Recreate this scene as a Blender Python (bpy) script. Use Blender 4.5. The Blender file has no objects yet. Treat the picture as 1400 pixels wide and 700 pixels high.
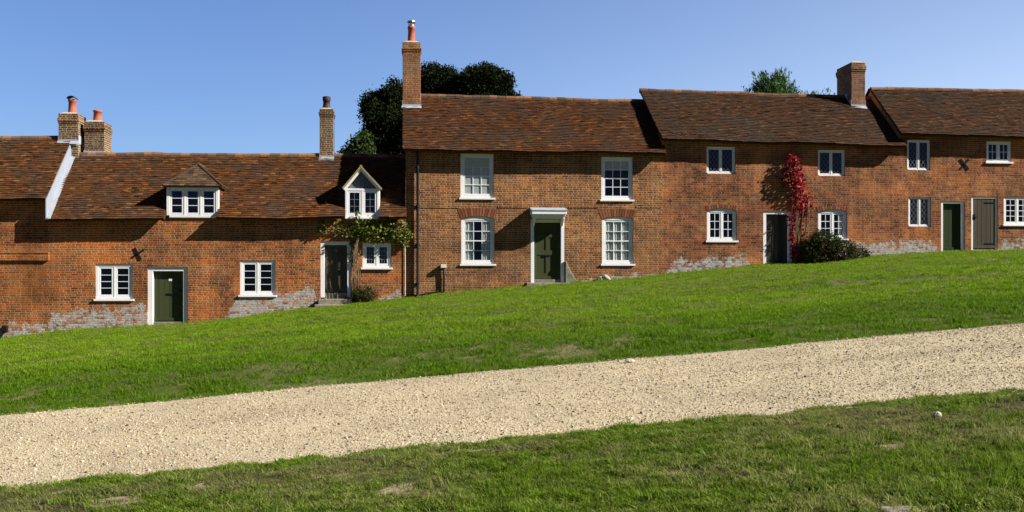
import bpy, bmesh, math, random
import numpy as np
from mathutils import Vector, noise as mnoise
random.seed(7); RNG = np.random.default_rng(11)
SC = bpy.context.scene
COL = SC.collection
PI = math.pi

# ------------------------------------------------------------------ camera, world, sun, exposure
YAW = math.radians(5.87); CY, SY = math.cos(YAW), math.sin(YAW)
FPX, DIST, HOR, EYE = 1361.0, 33.4, 385.0, 1.65
cam = bpy.data.cameras.new('camera'); cam_o = bpy.data.objects.new('camera', cam); COL.objects.link(cam_o)
cam.sensor_width = 36; cam.lens = FPX/1400*36; cam.shift_y = (HOR-350)/1400; cam.clip_end = 2000; cam.clip_start = .1
cam_o.location = (0, -DIST, EYE); cam_o.rotation_euler = (PI/2, 0, -YAW)
SC.camera = cam_o

SUN = Vector((3.0, -1.0, 2.1)).normalized()
SUN_EL = math.asin(SUN.z); SUN_AZ = math.atan2(SUN.x, SUN.y)      # clockwise from +Y
W = bpy.data.worlds.new('World'); SC.world = W; W.use_nodes = True
wt = W.node_tree; wt.nodes.clear()
sky = wt.nodes.new('ShaderNodeTexSky'); sky.sky_type = 'NISHITA'; sky.sun_disc = False
sky.sun_elevation = SUN_EL; sky.sun_rotation = -SUN_AZ; sky.air_density = 1.0; sky.dust_density = 0.3; sky.ozone_density = 3.0
bg = wt.nodes.new('ShaderNodeBackground'); bg.inputs[1].default_value = 0.052
wo = wt.nodes.new('ShaderNodeOutputWorld')
# paler towards the sun; zenith and sky behind viewer dimmed to deepen facade shadows
def wn(t, **k):
    n = wt.nodes.new(t)
    for a, b in k.items(): setattr(n, a, b)
    return n
tc = wn('ShaderNodeTexCoord'); sx = wn('ShaderNodeSeparateXYZ'); wt.links.new(tc.outputs['Generated'], sx.inputs[0])
def mr(sock, a, b, c, d):
    n = wn('ShaderNodeMapRange', interpolation_type='SMOOTHSTEP'); wt.links.new(sock, n.inputs[0])
    for i, q in enumerate((a, b, c, d)): n.inputs[i+1].default_value = q
    return n.outputs[0]
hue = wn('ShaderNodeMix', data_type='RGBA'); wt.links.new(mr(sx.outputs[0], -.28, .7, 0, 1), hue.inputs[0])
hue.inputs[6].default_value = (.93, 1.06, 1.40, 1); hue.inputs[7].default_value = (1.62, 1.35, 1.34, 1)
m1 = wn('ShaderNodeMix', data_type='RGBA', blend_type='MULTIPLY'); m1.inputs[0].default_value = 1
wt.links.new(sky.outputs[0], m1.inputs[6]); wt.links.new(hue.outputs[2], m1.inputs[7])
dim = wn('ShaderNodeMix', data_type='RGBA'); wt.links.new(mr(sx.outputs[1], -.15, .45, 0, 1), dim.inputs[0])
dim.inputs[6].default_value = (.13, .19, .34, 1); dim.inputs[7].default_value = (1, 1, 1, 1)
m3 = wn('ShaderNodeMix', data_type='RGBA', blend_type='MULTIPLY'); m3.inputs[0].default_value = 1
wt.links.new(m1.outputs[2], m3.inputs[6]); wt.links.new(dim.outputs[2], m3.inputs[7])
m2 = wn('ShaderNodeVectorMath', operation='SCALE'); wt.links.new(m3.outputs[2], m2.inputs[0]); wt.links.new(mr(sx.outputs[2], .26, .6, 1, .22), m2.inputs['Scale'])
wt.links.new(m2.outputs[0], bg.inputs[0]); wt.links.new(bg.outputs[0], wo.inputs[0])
sl = bpy.data.lights.new('sun', 'SUN'); sl.energy = 5.0; sl.angle = math.radians(.5); sl.color = (1, .955, .89)
so = bpy.data.objects.new('sun', sl); COL.objects.link(so); so.rotation_euler = SUN.to_track_quat('Z', 'Y').to_euler(); so.location = (30, -20, 30)
SC.view_settings.view_transform = 'Standard'; SC.view_settings.look = 'None'
SC.view_settings.exposure = 1.1; SC.view_settings.gamma = 1; SC.view_settings.use_curve_mapping = False
SC.cycles.max_bounces = 6; SC.cycles.diffuse_bounces = 2; SC.cycles.transparent_max_bounces = 12

# ------------------------------------------------------------------ helpers
def at(px, py, Y=0.0):
    """photo measurement -> world point on the plane at depth Y behind the facade"""
    xc = (px-700)/FPX; t = (Y+DIST)/(CY-xc*SY)
    return t*(SY+xc*CY), EYE+t*(HOR-py)/FPX
def X(px, Y=0.0): return at(px, 0, Y)[0]
def Z(px, py, Y=0.0): return at(px, py, Y)[1]

class MB:
    def __init__(s): s.v = []; s.f = []; s.t = []
    def quad(s, *p, tone=0.5):
        n = len(s.v); s.v += [tuple(q) for q in p]; s.f.append(tuple(range(n, n+len(p)))); s.t.append(tone)
    def box(s, x0, x1, y0, y1, z0, z1, tone=0.5):
        if x0 > x1: x0, x1 = x1, x0
        if y0 > y1: y0, y1 = y1, y0
        if z0 > z1: z0, z1 = z1, z0
        n = len(s.v)
        s.v += [(x0,y0,z0),(x1,y0,z0),(x1,y1,z0),(x0,y1,z0),(x0,y0,z1),(x1,y0,z1),(x1,y1,z1),(x0,y1,z1)]
        for f in ((0,3,2,1),(4,5,6,7),(0,1,5,4),(1,2,6,5),(2,3,7,6),(3,0,4,7)):
            s.f.append(tuple(n+i for i in f)); s.t.append(tone)
    def hexa(s, b, t, tone=0.5):
        """box from 4 bottom + 4 top corners"""
        n = len(s.v); s.v += [tuple(q) for q in b]+[tuple(q) for q in t]
        for f in ((0,3,2,1),(4,5,6,7),(0,1,5,4),(1,2,6,5),(2,3,7,6),(3,0,4,7)):
            s.f.append(tuple(n+i for i in f)); s.t.append(tone)
    def extrude(s, poly, y0, y1, tone=0.5):
        """polygon [(x,z)] (counter-clockwise seen from the front) given thickness along Y"""
        n = len(s.v); k = len(poly)
        s.v += [(x, y0, z) for x, z in poly]+[(x, y1, z) for x, z in poly]
        s.f.append(tuple(range(n, n+k))); s.t.append(tone)
        s.f.append(tuple(range(n+2*k-1, n+k-1, -1))); s.t.append(tone)
        for i in range(k):
            j = (i+1) % k
            s.f.append((n+j, n+i, n+k+i, n+k+j)); s.t.append(tone)
    def bar(s, p, q, w, d=None, tone=.5):
        p = Vector(p); q = Vector(q); a = (q-p).normalized(); d = d or w
        u = a.cross(Vector((0,1,0)));
        if u.length < .01: u = Vector((1,0,0))
        u.normalize(); v = a.cross(u).normalized(); u *= w/2; v *= d/2
        s.hexa([p-u-v, p+u-v, p+u+v, p-u+v], [q-u-v, q+u-v, q+u+v, q-u+v], tone)
    def tube(s, pts, radii, n=8, tone=.5, cap=True):
        base = len(s.v); m = len(pts); pts = [Vector(p) for p in pts]
        if not hasattr(radii, '__len__'): radii = [radii]*m
        up = None
        for i, p in enumerate(pts):
            a = (pts[min(i+1, m-1)]-pts[max(i-1, 0)]).normalized()
            if up is None: up = a.orthogonal().normalized()
            u = (up - a*up.dot(a)).normalized(); up = u; w = a.cross(u)
            for k in range(n):
                c, q = math.cos(2*PI*k/n), math.sin(2*PI*k/n)
                s.v.append(tuple(p+(u*c+w*q)*radii[i]))
        for i in range(m-1):
            for k in range(n):
                k2 = (k+1) % n
                s.f.append((base+i*n+k, base+i*n+k2, base+(i+1)*n+k2, base+(i+1)*n+k)); s.t.append(tone)
        if cap:
            s.f.append(tuple(base+k for k in range(n-1, -1, -1))); s.t.append(tone)
            s.f.append(tuple(base+(m-1)*n+k for k in range(n))); s.t.append(tone)
    def lathe(s, cx, cy, prof, n=20, tone=.5):
        """profile [(r,z)] spun round a vertical axis"""
        base = len(s.v); m = len(prof)
        for r, z in prof:
            for k in range(n): s.v.append((cx+r*math.cos(2*PI*k/n), cy+r*math.sin(2*PI*k/n), z))
        for i in range(m-1):
            for k in range(n):
                k2 = (k+1) % n
                s.f.append((base+i*n+k, base+i*n+k2, base+(i+1)*n+k2, base+(i+1)*n+k)); s.t.append(tone)
    def build(s, name, mat, parent=None, bevel=0, smooth=False):
        o0 = origin_of(parent)
        me = bpy.data.meshes.new(name)
        me.from_pydata([(a-o0[0], b-o0[1], c-o0[2]) for a, b, c in s.v], [], s.f)
        at_ = me.attributes.new('tone', 'FLOAT', 'FACE'); at_.data.foreach_set('value', s.t)
        me.materials.append(mat); me.validate()
        if smooth: me.polygons.foreach_set('use_smooth', [True]*len(me.polygons))
        o = bpy.data.objects.new(name, me); COL.objects.link(o)
        if parent: o.parent = parent
        if bevel:
            b = o.modifiers.new('bevel', 'BEVEL'); b.width = bevel; b.segments = 2; b.limit_method = 'ANGLE'
        return o
def origin_of(p):
    v = Vector((0,0,0))
    while p: v += p.location; p = p.parent
    return v
def thing(name, label, cat, loc=(0,0,0), group=None):
    o = bpy.data.objects.new(name, None); COL.objects.link(o); o.location = loc; o.empty_display_size = .3
    return tag(o, label, cat, group)
def tag(o, label=None, cat=None, group=None, kind=None):
    if label: o['label'] = label
    if cat: o['category'] = cat
    if group: o['group'] = group
    if kind: o['kind'] = kind
    return o
def npmesh(name, verts, faces, mat, parent=None, tone=None, k=4):
    """numpy arrays of verts and k-gon faces -> object"""
    me = bpy.data.meshes.new(name); nv, nf = len(verts), len(faces)
    v = verts-np.array(origin_of(parent))
    me.vertices.add(nv); me.vertices.foreach_set('co', v.astype(np.float32).ravel())
    me.loops.add(nf*k); me.loops.foreach_set('vertex_index', faces.astype(np.int32).ravel())
    me.polygons.add(nf); me.polygons.foreach_set('loop_start', np.arange(0, nf*k, k, dtype=np.int32))
    me.update(calc_edges=True)
    if tone is not None:
        a = me.attributes.new('tone', 'FLOAT', 'FACE'); a.data.foreach_set('value', tone.astype(np.float32))
    me.materials.append(mat); me.validate()
    o = bpy.data.objects.new(name, me); COL.objects.link(o)
    if parent: o.parent = parent
    return o
def sstep(a, b, x):
    t = np.clip((np.asarray(x, float)-a)/(b-a), 0, 1); return t*t*(3-2*t)

# ------------------------------------------------------------------ material helper
class Mat:
    def __init__(s, name):
        s.m = bpy.data.materials.new(name); s.m.use_nodes = True; s.t = s.m.node_tree; s.t.nodes.clear()
        s.out = s.t.nodes.new('ShaderNodeOutputMaterial')
    def new(s, typ, ins=None, **attrs):
        n = s.t.nodes.new('ShaderNode'+typ)
        for k, v in attrs.items(): setattr(n, k, v)
        for k, v in (ins or {}).items(): s.put(n.inputs[k], v)
        return n
    def put(s, sock, v):
        if isinstance(v, bpy.types.NodeSocket): s.t.links.new(v, sock)
        elif isinstance(v, bpy.types.Node): s.t.links.new(v.outputs[0], sock)
        elif isinstance(v, (tuple, list)) and len(v) == 3 and sock.type == 'RGBA': sock.default_value = (*v, 1)
        else: sock.default_value = v
    def math(s, op, a, b=0.0, c=0.0, clamp=False):
        n = s.t.nodes.new('ShaderNodeMath'); n.operation = op; n.use_clamp = clamp
        s.put(n.inputs[0], a); s.put(n.inputs[1], b); s.put(n.inputs[2], c); return n.outputs[0]
    def mix(s, f, a, b, mode='MIX'):
        n = s.t.nodes.new('ShaderNodeMix'); n.data_type = 'RGBA'; n.blend_type = mode
        s.put(n.inputs[0], f); s.put(n.inputs[6], a); s.put(n.inputs[7], b); return n.outputs[2]
    def ramp(s, f, stops, interp='LINEAR'):
        n = s.t.nodes.new('ShaderNodeValToRGB'); n.color_ramp.interpolation = interp
        e = n.color_ramp.elements
        while len(e) < len(stops): e.new(.5)
        for i, (p, c) in enumerate(stops):
            e[i].position = p; e[i].color = (*c, 1) if len(c) == 3 else c
        s.put(n.inputs[0], f); return n.outputs[0]
    def noise(s, scale, detail=3, rough=.55, vec=None, dim='3D', out=0):
        n = s.t.nodes.new('ShaderNodeTexNoise'); n.noise_dimensions = dim
        n.inputs['Scale'].default_value = scale; n.inputs['Detail'].default_value = detail; n.inputs['Roughness'].default_value = rough
        if vec is None: vec = s.pos()
        s.put(n.inputs['Vector'], vec); return n.outputs[out]
    def pos(s):
        if not hasattr(s, '_p'): s._p = s.t.nodes.new('ShaderNodeNewGeometry')
        return s._p.outputs['Position']
    def sep(s, v):
        n = s.t.nodes.new('ShaderNodeSeparateXYZ'); s.put(n.inputs[0], v); return n.outputs
    def comb(s, x, y, z):
        n = s.t.nodes.new('ShaderNodeCombineXYZ'); s.put(n.inputs[0], x); s.put(n.inputs[1], y); s.put(n.inputs[2], z); return n.outputs[0]
    def maprange(s, v, a, b, c=0.0, d=1.0, smooth=False):
        n = s.t.nodes.new('ShaderNodeMapRange'); n.clamp = True
        if smooth: n.interpolation_type = 'SMOOTHSTEP'
        for i, q in enumerate((v, a, b, c, d)): s.put(n.inputs[i], q)
        return n.outputs[0]
    def attr(s, name, out=2):
        n = s.t.nodes.new('ShaderNodeAttribute'); n.attribute_name = name; return n.outputs[out]
    def bump(s, h, dist, strength=1.0):
        n = s.t.nodes.new('ShaderNodeBump'); s.put(n.inputs['Height'], h); n.inputs['Distance'].default_value = dist
        n.inputs['Strength'].default_value = strength; return n.outputs[0]
    def bsdf(s, color, rough=.8, normal=None, spec=.3, **kw):
        n = s.t.nodes.new('ShaderNodeBsdfPrincipled'); s.put(n.inputs['Base Color'], color); s.put(n.inputs['Roughness'], rough)
        n.inputs['Specular IOR Level'].default_value = spec
        if normal is not None: s.put(n.inputs['Normal'], normal)
        for k, v in kw.items(): s.put(n.inputs[k], v)
        s.t.links.new(n.outputs[0], s.out.inputs[0]); return n
    def surf(s, sh): s.t.links.new(sh, s.out.inputs[0]); return s.m

def brick_mat(name, palette, mortar, seed=0.0, header_dark=0.3, course=.074, period=.345, joint=.013, stain=1.0,
              patches=(), base=(0, 0), warp=.013, orange=None, soot=None, moss=None):
    m = Mat(name); p = m.sep(m.pos())
    wn = m.sep(m.noise(1.3, 3, .6, out=1)); wl = m.noise(.22, 2, .5)
    u = m.math('ADD', m.math('ADD', p[0], p[1]), m.math('MULTIPLY', m.math('SUBTRACT', wn[0], .5), warp*2.5))
    z = m.math('ADD', p[2], m.math('ADD', m.math('MULTIPLY', m.math('SUBTRACT', wn[2], .5), warp*2), m.math('MULTIPLY', m.math('SUBTRACT', wl, .5), .09)))
    zz = m.math('DIVIDE', z, course); row = m.math('FLOOR', zz); fz = m.math('FRACT', zz)
    odd = m.math('FLOORED_MODULO', row, 2)
    jit = m.new('TexWhiteNoise', {'W': m.math('ADD', row, seed)}, noise_dimensions='1D').outputs[0]
    uu = m.math('ADD', m.math('DIVIDE', u, period), m.math('ADD', m.math('MULTIPLY', odd, .5), m.math('MULTIPLY', jit, .16)))
    col = m.math('FLOOR', uu); fu = m.math('FRACT', uu)
    hd = m.math('GREATER_THAN', fu, .66)
    d1 = m.math('MINIMUM', fu, m.math('ABSOLUTE', m.math('SUBTRACT', fu, .66))); d1 = m.math('MINIMUM', d1, m.math('SUBTRACT', 1, fu))
    d1 = m.math('MULTIPLY', d1, period)
    d2 = m.math('MULTIPLY', m.math('MINIMUM', fz, m.math('SUBTRACT', 1, fz)), course)
    d = m.math('MINIMUM', d1, d2)
    fine = m.noise(38, 3, .6)
    d = m.math('ADD', d, m.math('MULTIPLY', m.math('SUBTRACT', fine, .5), .006))
    jn = m.math('MULTIPLY', m.math('ADD', .45, m.math('MULTIPLY', m.noise(.8, 3, .6), 1.25)), joint)
    body = m.maprange(m.math('DIVIDE', d, jn), .35, .72, smooth=True)
    wnz = m.new('TexWhiteNoise', {'Vector': m.comb(m.math('ADD', m.math('MULTIPLY', col, 2), hd), row, seed)}, noise_dimensions='3D')
    rv = wnz.outputs[0]; rc = m.sep(wnz.outputs[1])
    k = len(palette)
    colr = m.ramp(rv, [(i/(k-1)*.98+.01, c) for i, c in enumerate(palette)])
    colr = m.mix(m.math('MULTIPLY', m.math('MULTIPLY', hd, m.math('GREATER_THAN', rc[0], .55)), header_dark), colr, (.075, .055, .05))
    big = m.noise(.55, 4, .6)
    colr = m.mix(1.0, colr, m.ramp(m.noise(2.2, 5, .65), [(.25, (.5, .48, .48)), (.5, (1, 1, 1)), (.78, (1.4, 1.35, 1.25))]), 'MULTIPLY')
    if orange: colr = m.mix(m.maprange(big, .47, .62, 0, .75, True), colr, m.mix(.5, orange, colr, 'MIX'))
    mort = m.mix(m.noise(4, 4, .6), tuple(q*.6 for q in mortar), tuple(q*1.35 for q in mortar))
    c = m.mix(body, mort, colr)
    c = m.mix(m.maprange(m.noise(.9, 5, .7), .55, .75, 0, .6*stain, True), c, (.07, .055, .045))   # soot and damp stains
    c = m.mix(m.math('MULTIPLY', m.maprange(m.noise(1.7, 6, .72), .53, .68, 0, .7, True), m.maprange(fine, .4, .6)), c, tuple(q*1.1 for q in mortar))   # lime bloom
    c = m.mix(m.maprange(m.noise(.43, 3, .6, vec=m.comb(p[0], 7.7, m.math('MULTIPLY', p[2], 1.6))), .52, .64, 0, .4, True), c, m.mix(body, mort, tuple(q*f for q, f in zip(palette[2], (1.05, 1.3, 1.5)))))   # rebuilt areas in paler brick
    c = m.mix(1.0, c, m.ramp(big, [(.3, (.55, .52, .52)), (.48, (.95, .95, .95)), (.66, (1.3, 1.24, 1.1))]), 'MULTIPLY')
    if moss: c = m.mix(m.maprange(m.noise(6, 4, .7), .45, .65, 0, moss), c, (.13, .12, .05))
    if patches:
        zb = m.math('SUBTRACT', p[2], m.math('ADD', m.math('MULTIPLY', p[0], base[1]), base[0]))
        n1 = m.noise(1.6, 5, .65); n2 = m.noise(9, 3, .6)
        edge = m.math('ADD', m.math('MULTIPLY', m.math('SUBTRACT', n1, .5), 1.0), m.math('MULTIPLY', m.math('SUBTRACT', n2, .5), .55))
        mk = None
        for (xa, xb, h) in patches:
            e = m.math('MULTIPLY', m.maprange(p[0], xa-.12, xa+.25), m.maprange(p[0], xb+.12, xb-.25))
            hh = m.math('SUBTRACT', m.math('MULTIPLY', e, h), m.math('SUBTRACT', zb, edge))
            a = m.math('MULTIPLY', m.maprange(hh, 0, .05), m.math('GREATER_THAN', e, .02))
            mk = a if mk is None else m.math('MAXIMUM', mk, a)
        flake = m.math('GREATER_THAN', m.math('ADD', m.math('MULTIPLY', rc[1], .22), m.noise(7, 6, .8)), .57)
        mk = m.math('MULTIPLY', mk, m.math('ADD', m.math('MULTIPLY', flake, .72), m.math('MULTIPLY', m.maprange(m.noise(13, 4, .7), .4, .6), .28)), clamp=True)
        ww = m.ramp(m.noise(11, 5, .7), [(.3, (.2, .2, .18)), (.5, (.40, .40, .375)), (.75, (.6, .6, .565))])
        ww = m.mix(m.math('MULTIPLY', m.math('SUBTRACT', 1, body), .3), ww, (.2, .19, .17))
        c = m.mix(mk, c, ww)
    h = m.math('ADD', m.math('MULTIPLY', body, .55), m.math('ADD', m.math('MULTIPLY', fine, .25), m.math('MULTIPLY', rc[2], .35)))
    h2 = m.math('ADD', h, m.math('MULTIPLY', m.noise(1.8, 3, .5), 3.0))
    m.bsdf(c, .92, m.bump(h2, .011, .9), .12)
    return m.m

def tile_mat(name, ramp, dark=.5, lichen=.5):
    m = Mat(name); t = m.attr('tone')
    c = m.ramp(t, ramp)
    c = m.mix(m.maprange(m.noise(.8, 4, .65), .42, .68, 0, dark, True), c, (.045, .035, .028))
    c = m.mix(m.maprange(m.noise(3.5, 4, .7), .55, .75, 0, .5), c, (.10, .085, .05))
    c = m.mix(m.maprange(m.noise(14, 3, .6), .7, .76, 0, lichen), c, (.36, .34, .27))
    c = m.mix(1.0, c, m.ramp(m.noise(30, 3, .6), [(.3, (.7, .7, .7)), (.7, (1.25, 1.25, 1.25))]), 'MULTIPLY')
    m.bsdf(c, .95, m.bump(m.noise(45, 4, .6), .006, .7), .04)
    return m.m

def paint_mat(name, col, rough=.45, dirt=.25, dirtcol=(.3, .28, .24)):
    m = Mat(name)
    c = m.mix(m.maprange(m.noise(3, 5, .7), .5, .75, 0, dirt), col, dirtcol)
    c = m.mix(m.maprange(m.noise(26, 3, .6), .6, .72, 0, dirt*.8), c, tuple(q*.7 for q in dirtcol))
    m.bsdf(c, rough, m.bump(m.noise(25, 3, .5), .004, .4), .4)
    return m.m

def plain_mat(name, col, rough=.7, spec=.3, var=.3, scale=8, metal=0.0, bump=.004):
    m = Mat(name)
    c = m.mix(1.0, col, m.ramp(m.noise(scale, 5, .65), [(.25, (1-var,)*3), (.75, (1+var,)*3)]), 'MULTIPLY')
    n = m.bsdf(c, rough, m.bump(m.noise(scale*4, 4, .6), bump, .7), spec); n.inputs['Metallic'].default_value = metal
    return m.m

def wood_mat(name, a, b):
    m = Mat(name); p = m.sep(m.pos())
    v = m.comb(m.math('MULTIPLY', p[0], 22), m.math('MULTIPLY', p[1], 22), m.math('MULTIPLY', p[2], 1.4))
    n = m.noise(1, 5, .65, vec=v)
    c = m.mix(1.0, m.ramp(n, [(.3, a), (.7, b)]), m.ramp(m.attr('tone'), [(0, (.75,)*3), (1, (1.2,)*3)]), 'MULTIPLY')
    m.bsdf(c, .8, m.bump(n, .004, .6), .08)
    return m.m

def leaf_mat(name, ramp, trans=.25, rough=.5, nscale=1.2, shade=.6, spec=.3):
    m = Mat(name)
    c = m.ramp(m.attr('tone'), ramp)
    c = m.mix(1.0, c, m.ramp(m.noise(nscale, 3, .6), [(.3, (shade,)*3), (.7, (1.25, 1.25, 1.1))]), 'MULTIPLY')
    n = m.new('BsdfPrincipled', {'Base Color': c, 'Roughness': rough, 'Specular IOR Level': spec})
    t = m.new('BsdfTranslucent', {'Color': c}); x = m.new('MixShader', {0: trans, 1: n, 2: t})
    return m.surf(x.outputs[0])

def glass_mat():
    m = Mat('window_glass')
    ge = m.t.nodes.new('ShaderNodeNewGeometry'); dt = m.new('VectorMath', operation='DOT_PRODUCT')
    m.put(dt.inputs[0], ge.outputs['Incoming']); m.put(dt.inputs[1], ge.outputs['Normal'])
    f = m.math('ADD', .045, m.math('MULTIPLY', m.math('POWER', m.math('SUBTRACT', 1, m.math('ABSOLUTE', dt.outputs['Value'])), 5), .93))   # both faces alike
    g = m.new('BsdfGlossy', {'Color': (.9, .95, 1), 'Roughness': .02, 'Normal': m.bump(m.noise(2.5, 2, .5), .01, .5)})
    t = m.new('BsdfTransparent', {'Color': (.82, .86, .85)})
    x = m.new('MixShader', {0: f, 1: t, 2: g})
    return m.surf(x.outputs[0])

M = {}
M['tile_left'] = tile_mat('clay_tile_orange', [(0, (0.030, 0.017, 0.008)), (.3, (0.064, 0.029, 0.013)), (.6, (0.106, 0.043, 0.016)), (.85, (0.181, 0.067, 0.022)), (1, (0.187, 0.094, 0.043))], .6, .5)
M['tile_mid'] = tile_mat('clay_tile_brown', [(0, (0.035, 0.018, 0.009)), (.35, (0.062, 0.026, 0.012)), (.7, (0.097, 0.040, 0.017)), (1, (0.161, 0.067, 0.027))], .6, .25)
M['tile_right'] = tile_mat('clay_tile_dull', [(0, (0.026, 0.017, 0.011)), (.35, (0.049, 0.026, 0.014)), (.7, (0.077, 0.037, 0.019)), (1, (0.128, 0.064, 0.033))], .65, .45)
M['ridge'] = tile_mat('ridge_tile_clay', [(0, (.10, .06, .038)), (.5, (.18, .10, .055)), (1, (.30, .15, .075))], .35, .6)
M['white'] = paint_mat('white_paint', (.80, .80, .79), .4, .18)
M['cream'] = paint_mat('offwhite_paint', (.66, .66, .6), .5, .35)
M['lead'] = plain_mat('lead_sheet', (.34, .37, .42), .5, .4, .18, 5)
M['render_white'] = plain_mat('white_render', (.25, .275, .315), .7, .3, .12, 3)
M['glass'] = glass_mat()
M['green'] = wood_mat('green_door_paint', (.044, .052, .022), (.052, .062, .027))
M['dark_green'] = wood_mat('dark_green_door_paint', (.026, .038, .016), (.034, .048, .02))
M['greybrown'] = wood_mat('weathered_door_paint', (.066, .057, .041), (.088, .075, .053))
M['black_door'] = wood_mat('black_door_paint', (.045, .043, .036), (.06, .056, .045))
M['iron'] = plain_mat('black_iron', (.012, .012, .012), .8, .08, .4, 12)
M['pipe'] = plain_mat('black_pipe', (.014, .014, .014), .6, .15, .2, 10)
M['stone'] = plain_mat('pale_stone', (.42, .39, .32), .9, .2, .4, 9, 0, .02)
M['stone_step'] = plain_mat('worn_step_stone', (.24, .21, .16), .9, .2, .45, 7, 0, .02)
M['slab'] = plain_mat('mossy_cement', (.2, .2, .145), .95, .15, .35, 6, 0, .02)
M['pot'] = plain_mat('terracotta_pot', (.34, .10, .055), .8, .25, .2, 9)
M['pot_dark'] = plain_mat('sooty_pot', (.05, .028, .024), .7, .3, .3, 9)
M['cement'] = plain_mat('mortar_flaunching', (.4, .36, .28), .95, .1, .3, 14, 0, .02)
M['curtain'] = plain_mat('net_curtain', (.62, .62, .58), .9, .1, .1, 10)
M['panel'] = plain_mat('pale_panel', (.40, .46, .43), .6, .3, .08, 6)
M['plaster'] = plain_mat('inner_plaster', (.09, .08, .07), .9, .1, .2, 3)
M['slate_board'] = wood_mat('blue_grey_board', (.10, .12, .15), (.15, .17, .21))
M['leadcame'] = plain_mat('lead_came', (.24, .25, .26), .5, .4, .1, 10)
M['bark'] = plain_mat('bark', (.11, .08, .055), .95, .1, .4, 9, 0, .03)
M['stem'] = plain_mat('vine_stem', (.17, .12, .075), .95, .1, .35, 15, 0, .01)
M['steel'] = plain_mat('steel_cowl', (.5, .5, .5), .3, .5, .1, 10, .9)
M['oak'] = plain_mat('old_oak', (.13, .1, .07), .9, .2, .3, 8)

# ------------------------------------------------------------------ ground
BASE_PX = [(-260, 480), (0, 463), (100, 451), (257, 443), (330, 434), (430, 420), (556, 408), (600, 402), (725, 391), (870, 380), (920, 374), (1045, 362), (1100, 361), (1195, 350), (1285, 345), (1400, 342), (1700, 338)]
BX = np.array([at(a, b)[0] for a, b in BASE_PX]); BZ = np.array([at(a, b)[1] for a, b in BASE_PX])
P0, P1 = 8.25, 12.75                                   # near and far edge of the track, metres in front of the camera line
_w = [(RNG.uniform(0, 6.28), RNG.uniform(0, 6.28), RNG.uniform(.25, 1.6), RNG.uniform(0, 6.28)) for _ in range(26)]
def lumps(x, y, lo=0, hi=26):
    z = 0
    for a, b, f, ph in _w[lo:hi]: z = z+np.sin(f*(x*math.cos(a)*.8+y*math.sin(a)*1.3)+ph)/(.6+f)
    return z/math.sqrt(hi-lo)
def edge_n(x): return .02*np.sin(1.1*x+.4)+.02*np.sin(3.1*x+2)+.02*np.sin(7.3*x+1)
def edge_f(x): return .08*np.sin(.8*x+1.4)+.04*np.sin(2.7*x)+.035*np.sin(6.1*x+2)
def plane(x, s):
    xs = np.clip(x, -45, 45)+.15*(x-np.clip(x, -45, 45))
    return .033*np.clip(s, -15, 60)+.08*xs
def gz(x, y):
    x = np.asarray(x, float); s = np.asarray(y, float)+DIST
    z = plane(x, s)+.14*sstep(12.8, 14.6, s)+.03*sstep(P0-.1, P0-.5, s)
    corr = np.interp(x, BX, BZ)-(plane(x, DIST+0*s)+.14)
    w = sstep(16, 32.5, s); z = z+corr*w
    a = sstep(13.0, 15.5, s)*sstep(33, 29, s)*.09+sstep(7.9, 7.0, s)*.022
    z = z+a*lumps(x, y)
    b = sstep(13.2, 14.5, s)*sstep(30, 24, s)*.03
    return z+b*(np.sin(.9*x+1.7*s+1.3*np.sin(.5*x)+.8*np.sin(1.1*s))+.7*np.sin(-1.3*x+3.1*s+1.5*np.sin(.8*x+1)))
def ground_z(x, y):
    s = np.asarray(y, float)+DIST
    return gz(x, y)-.05*sstep(P0-.05, P0+.3, s)*sstep(P1+.05, P1-.3, s)

def grass_noise(m):
    return m.noise(.55, 4, .6), m.noise(3.2, 4, .65)
def ground_px(px, py):
    xc, yc = (px-700)/FPX, (HOR-py)/FPX; t = EYE/(.033*(CY-xc*SY)+.08*(SY+xc*CY)-yc); return t*(SY+xc*CY), t*(CY-xc*SY)
BARE = [(*ground_px(a, b), ra, rb_) for a, b, ra, rb_ in ((265, 672, .09, .12), (160, 690, .14, .10), (85, 678, .07, .1), (545, 676, .13, .12), (450, 655, .12, .08), (783, 607, .10, .10), (1290, 552, .4, .09), (1370, 545, .35, .12), (640, 622, .3, .06), (1215, 616, .12, .07), (380, 650, .12, .06))]
gm = Mat('turf_soil')
n1 = gm.noise(.7, 5, .65); n2 = gm.noise(14, 4, .7)
c = gm.mix(n2, (.05, .065, .014), (.11, .12, .03))
c = gm.mix(gm.maprange(n1, .5, .66, 0, .75, True), c, gm.mix(n2, (.12, .095, .05), (.25, .2, .12)))
gp = gm.sep(gm.pos()); c = gm.mix(gm.maprange(gp[1], -24.6, -25.2), c, gm.mix(n2, (.03, .026, .012), (.085, .075, .03)))
for bx, bs, ra, rb_ in BARE:      # worn earth
    u = gm.math('DIVIDE', gm.math('SUBTRACT', gp[0], bx), ra*1.5); w = gm.math('DIVIDE', gm.math('SUBTRACT', gp[1], bs-DIST), rb_*1.5)
    d = gm.math('ADD', gm.math('ADD', gm.math('MULTIPLY', u, u), gm.math('MULTIPLY', w, w)), gm.math('MULTIPLY', n2, .6))
    c = gm.mix(gm.maprange(d, 1.5, .9), c, gm.mix(n2, (.16, .12, .075), (.36, .29, .19)))
gm.bsdf(c, .95, gm.bump(n2, .03, 1), .1)

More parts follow.
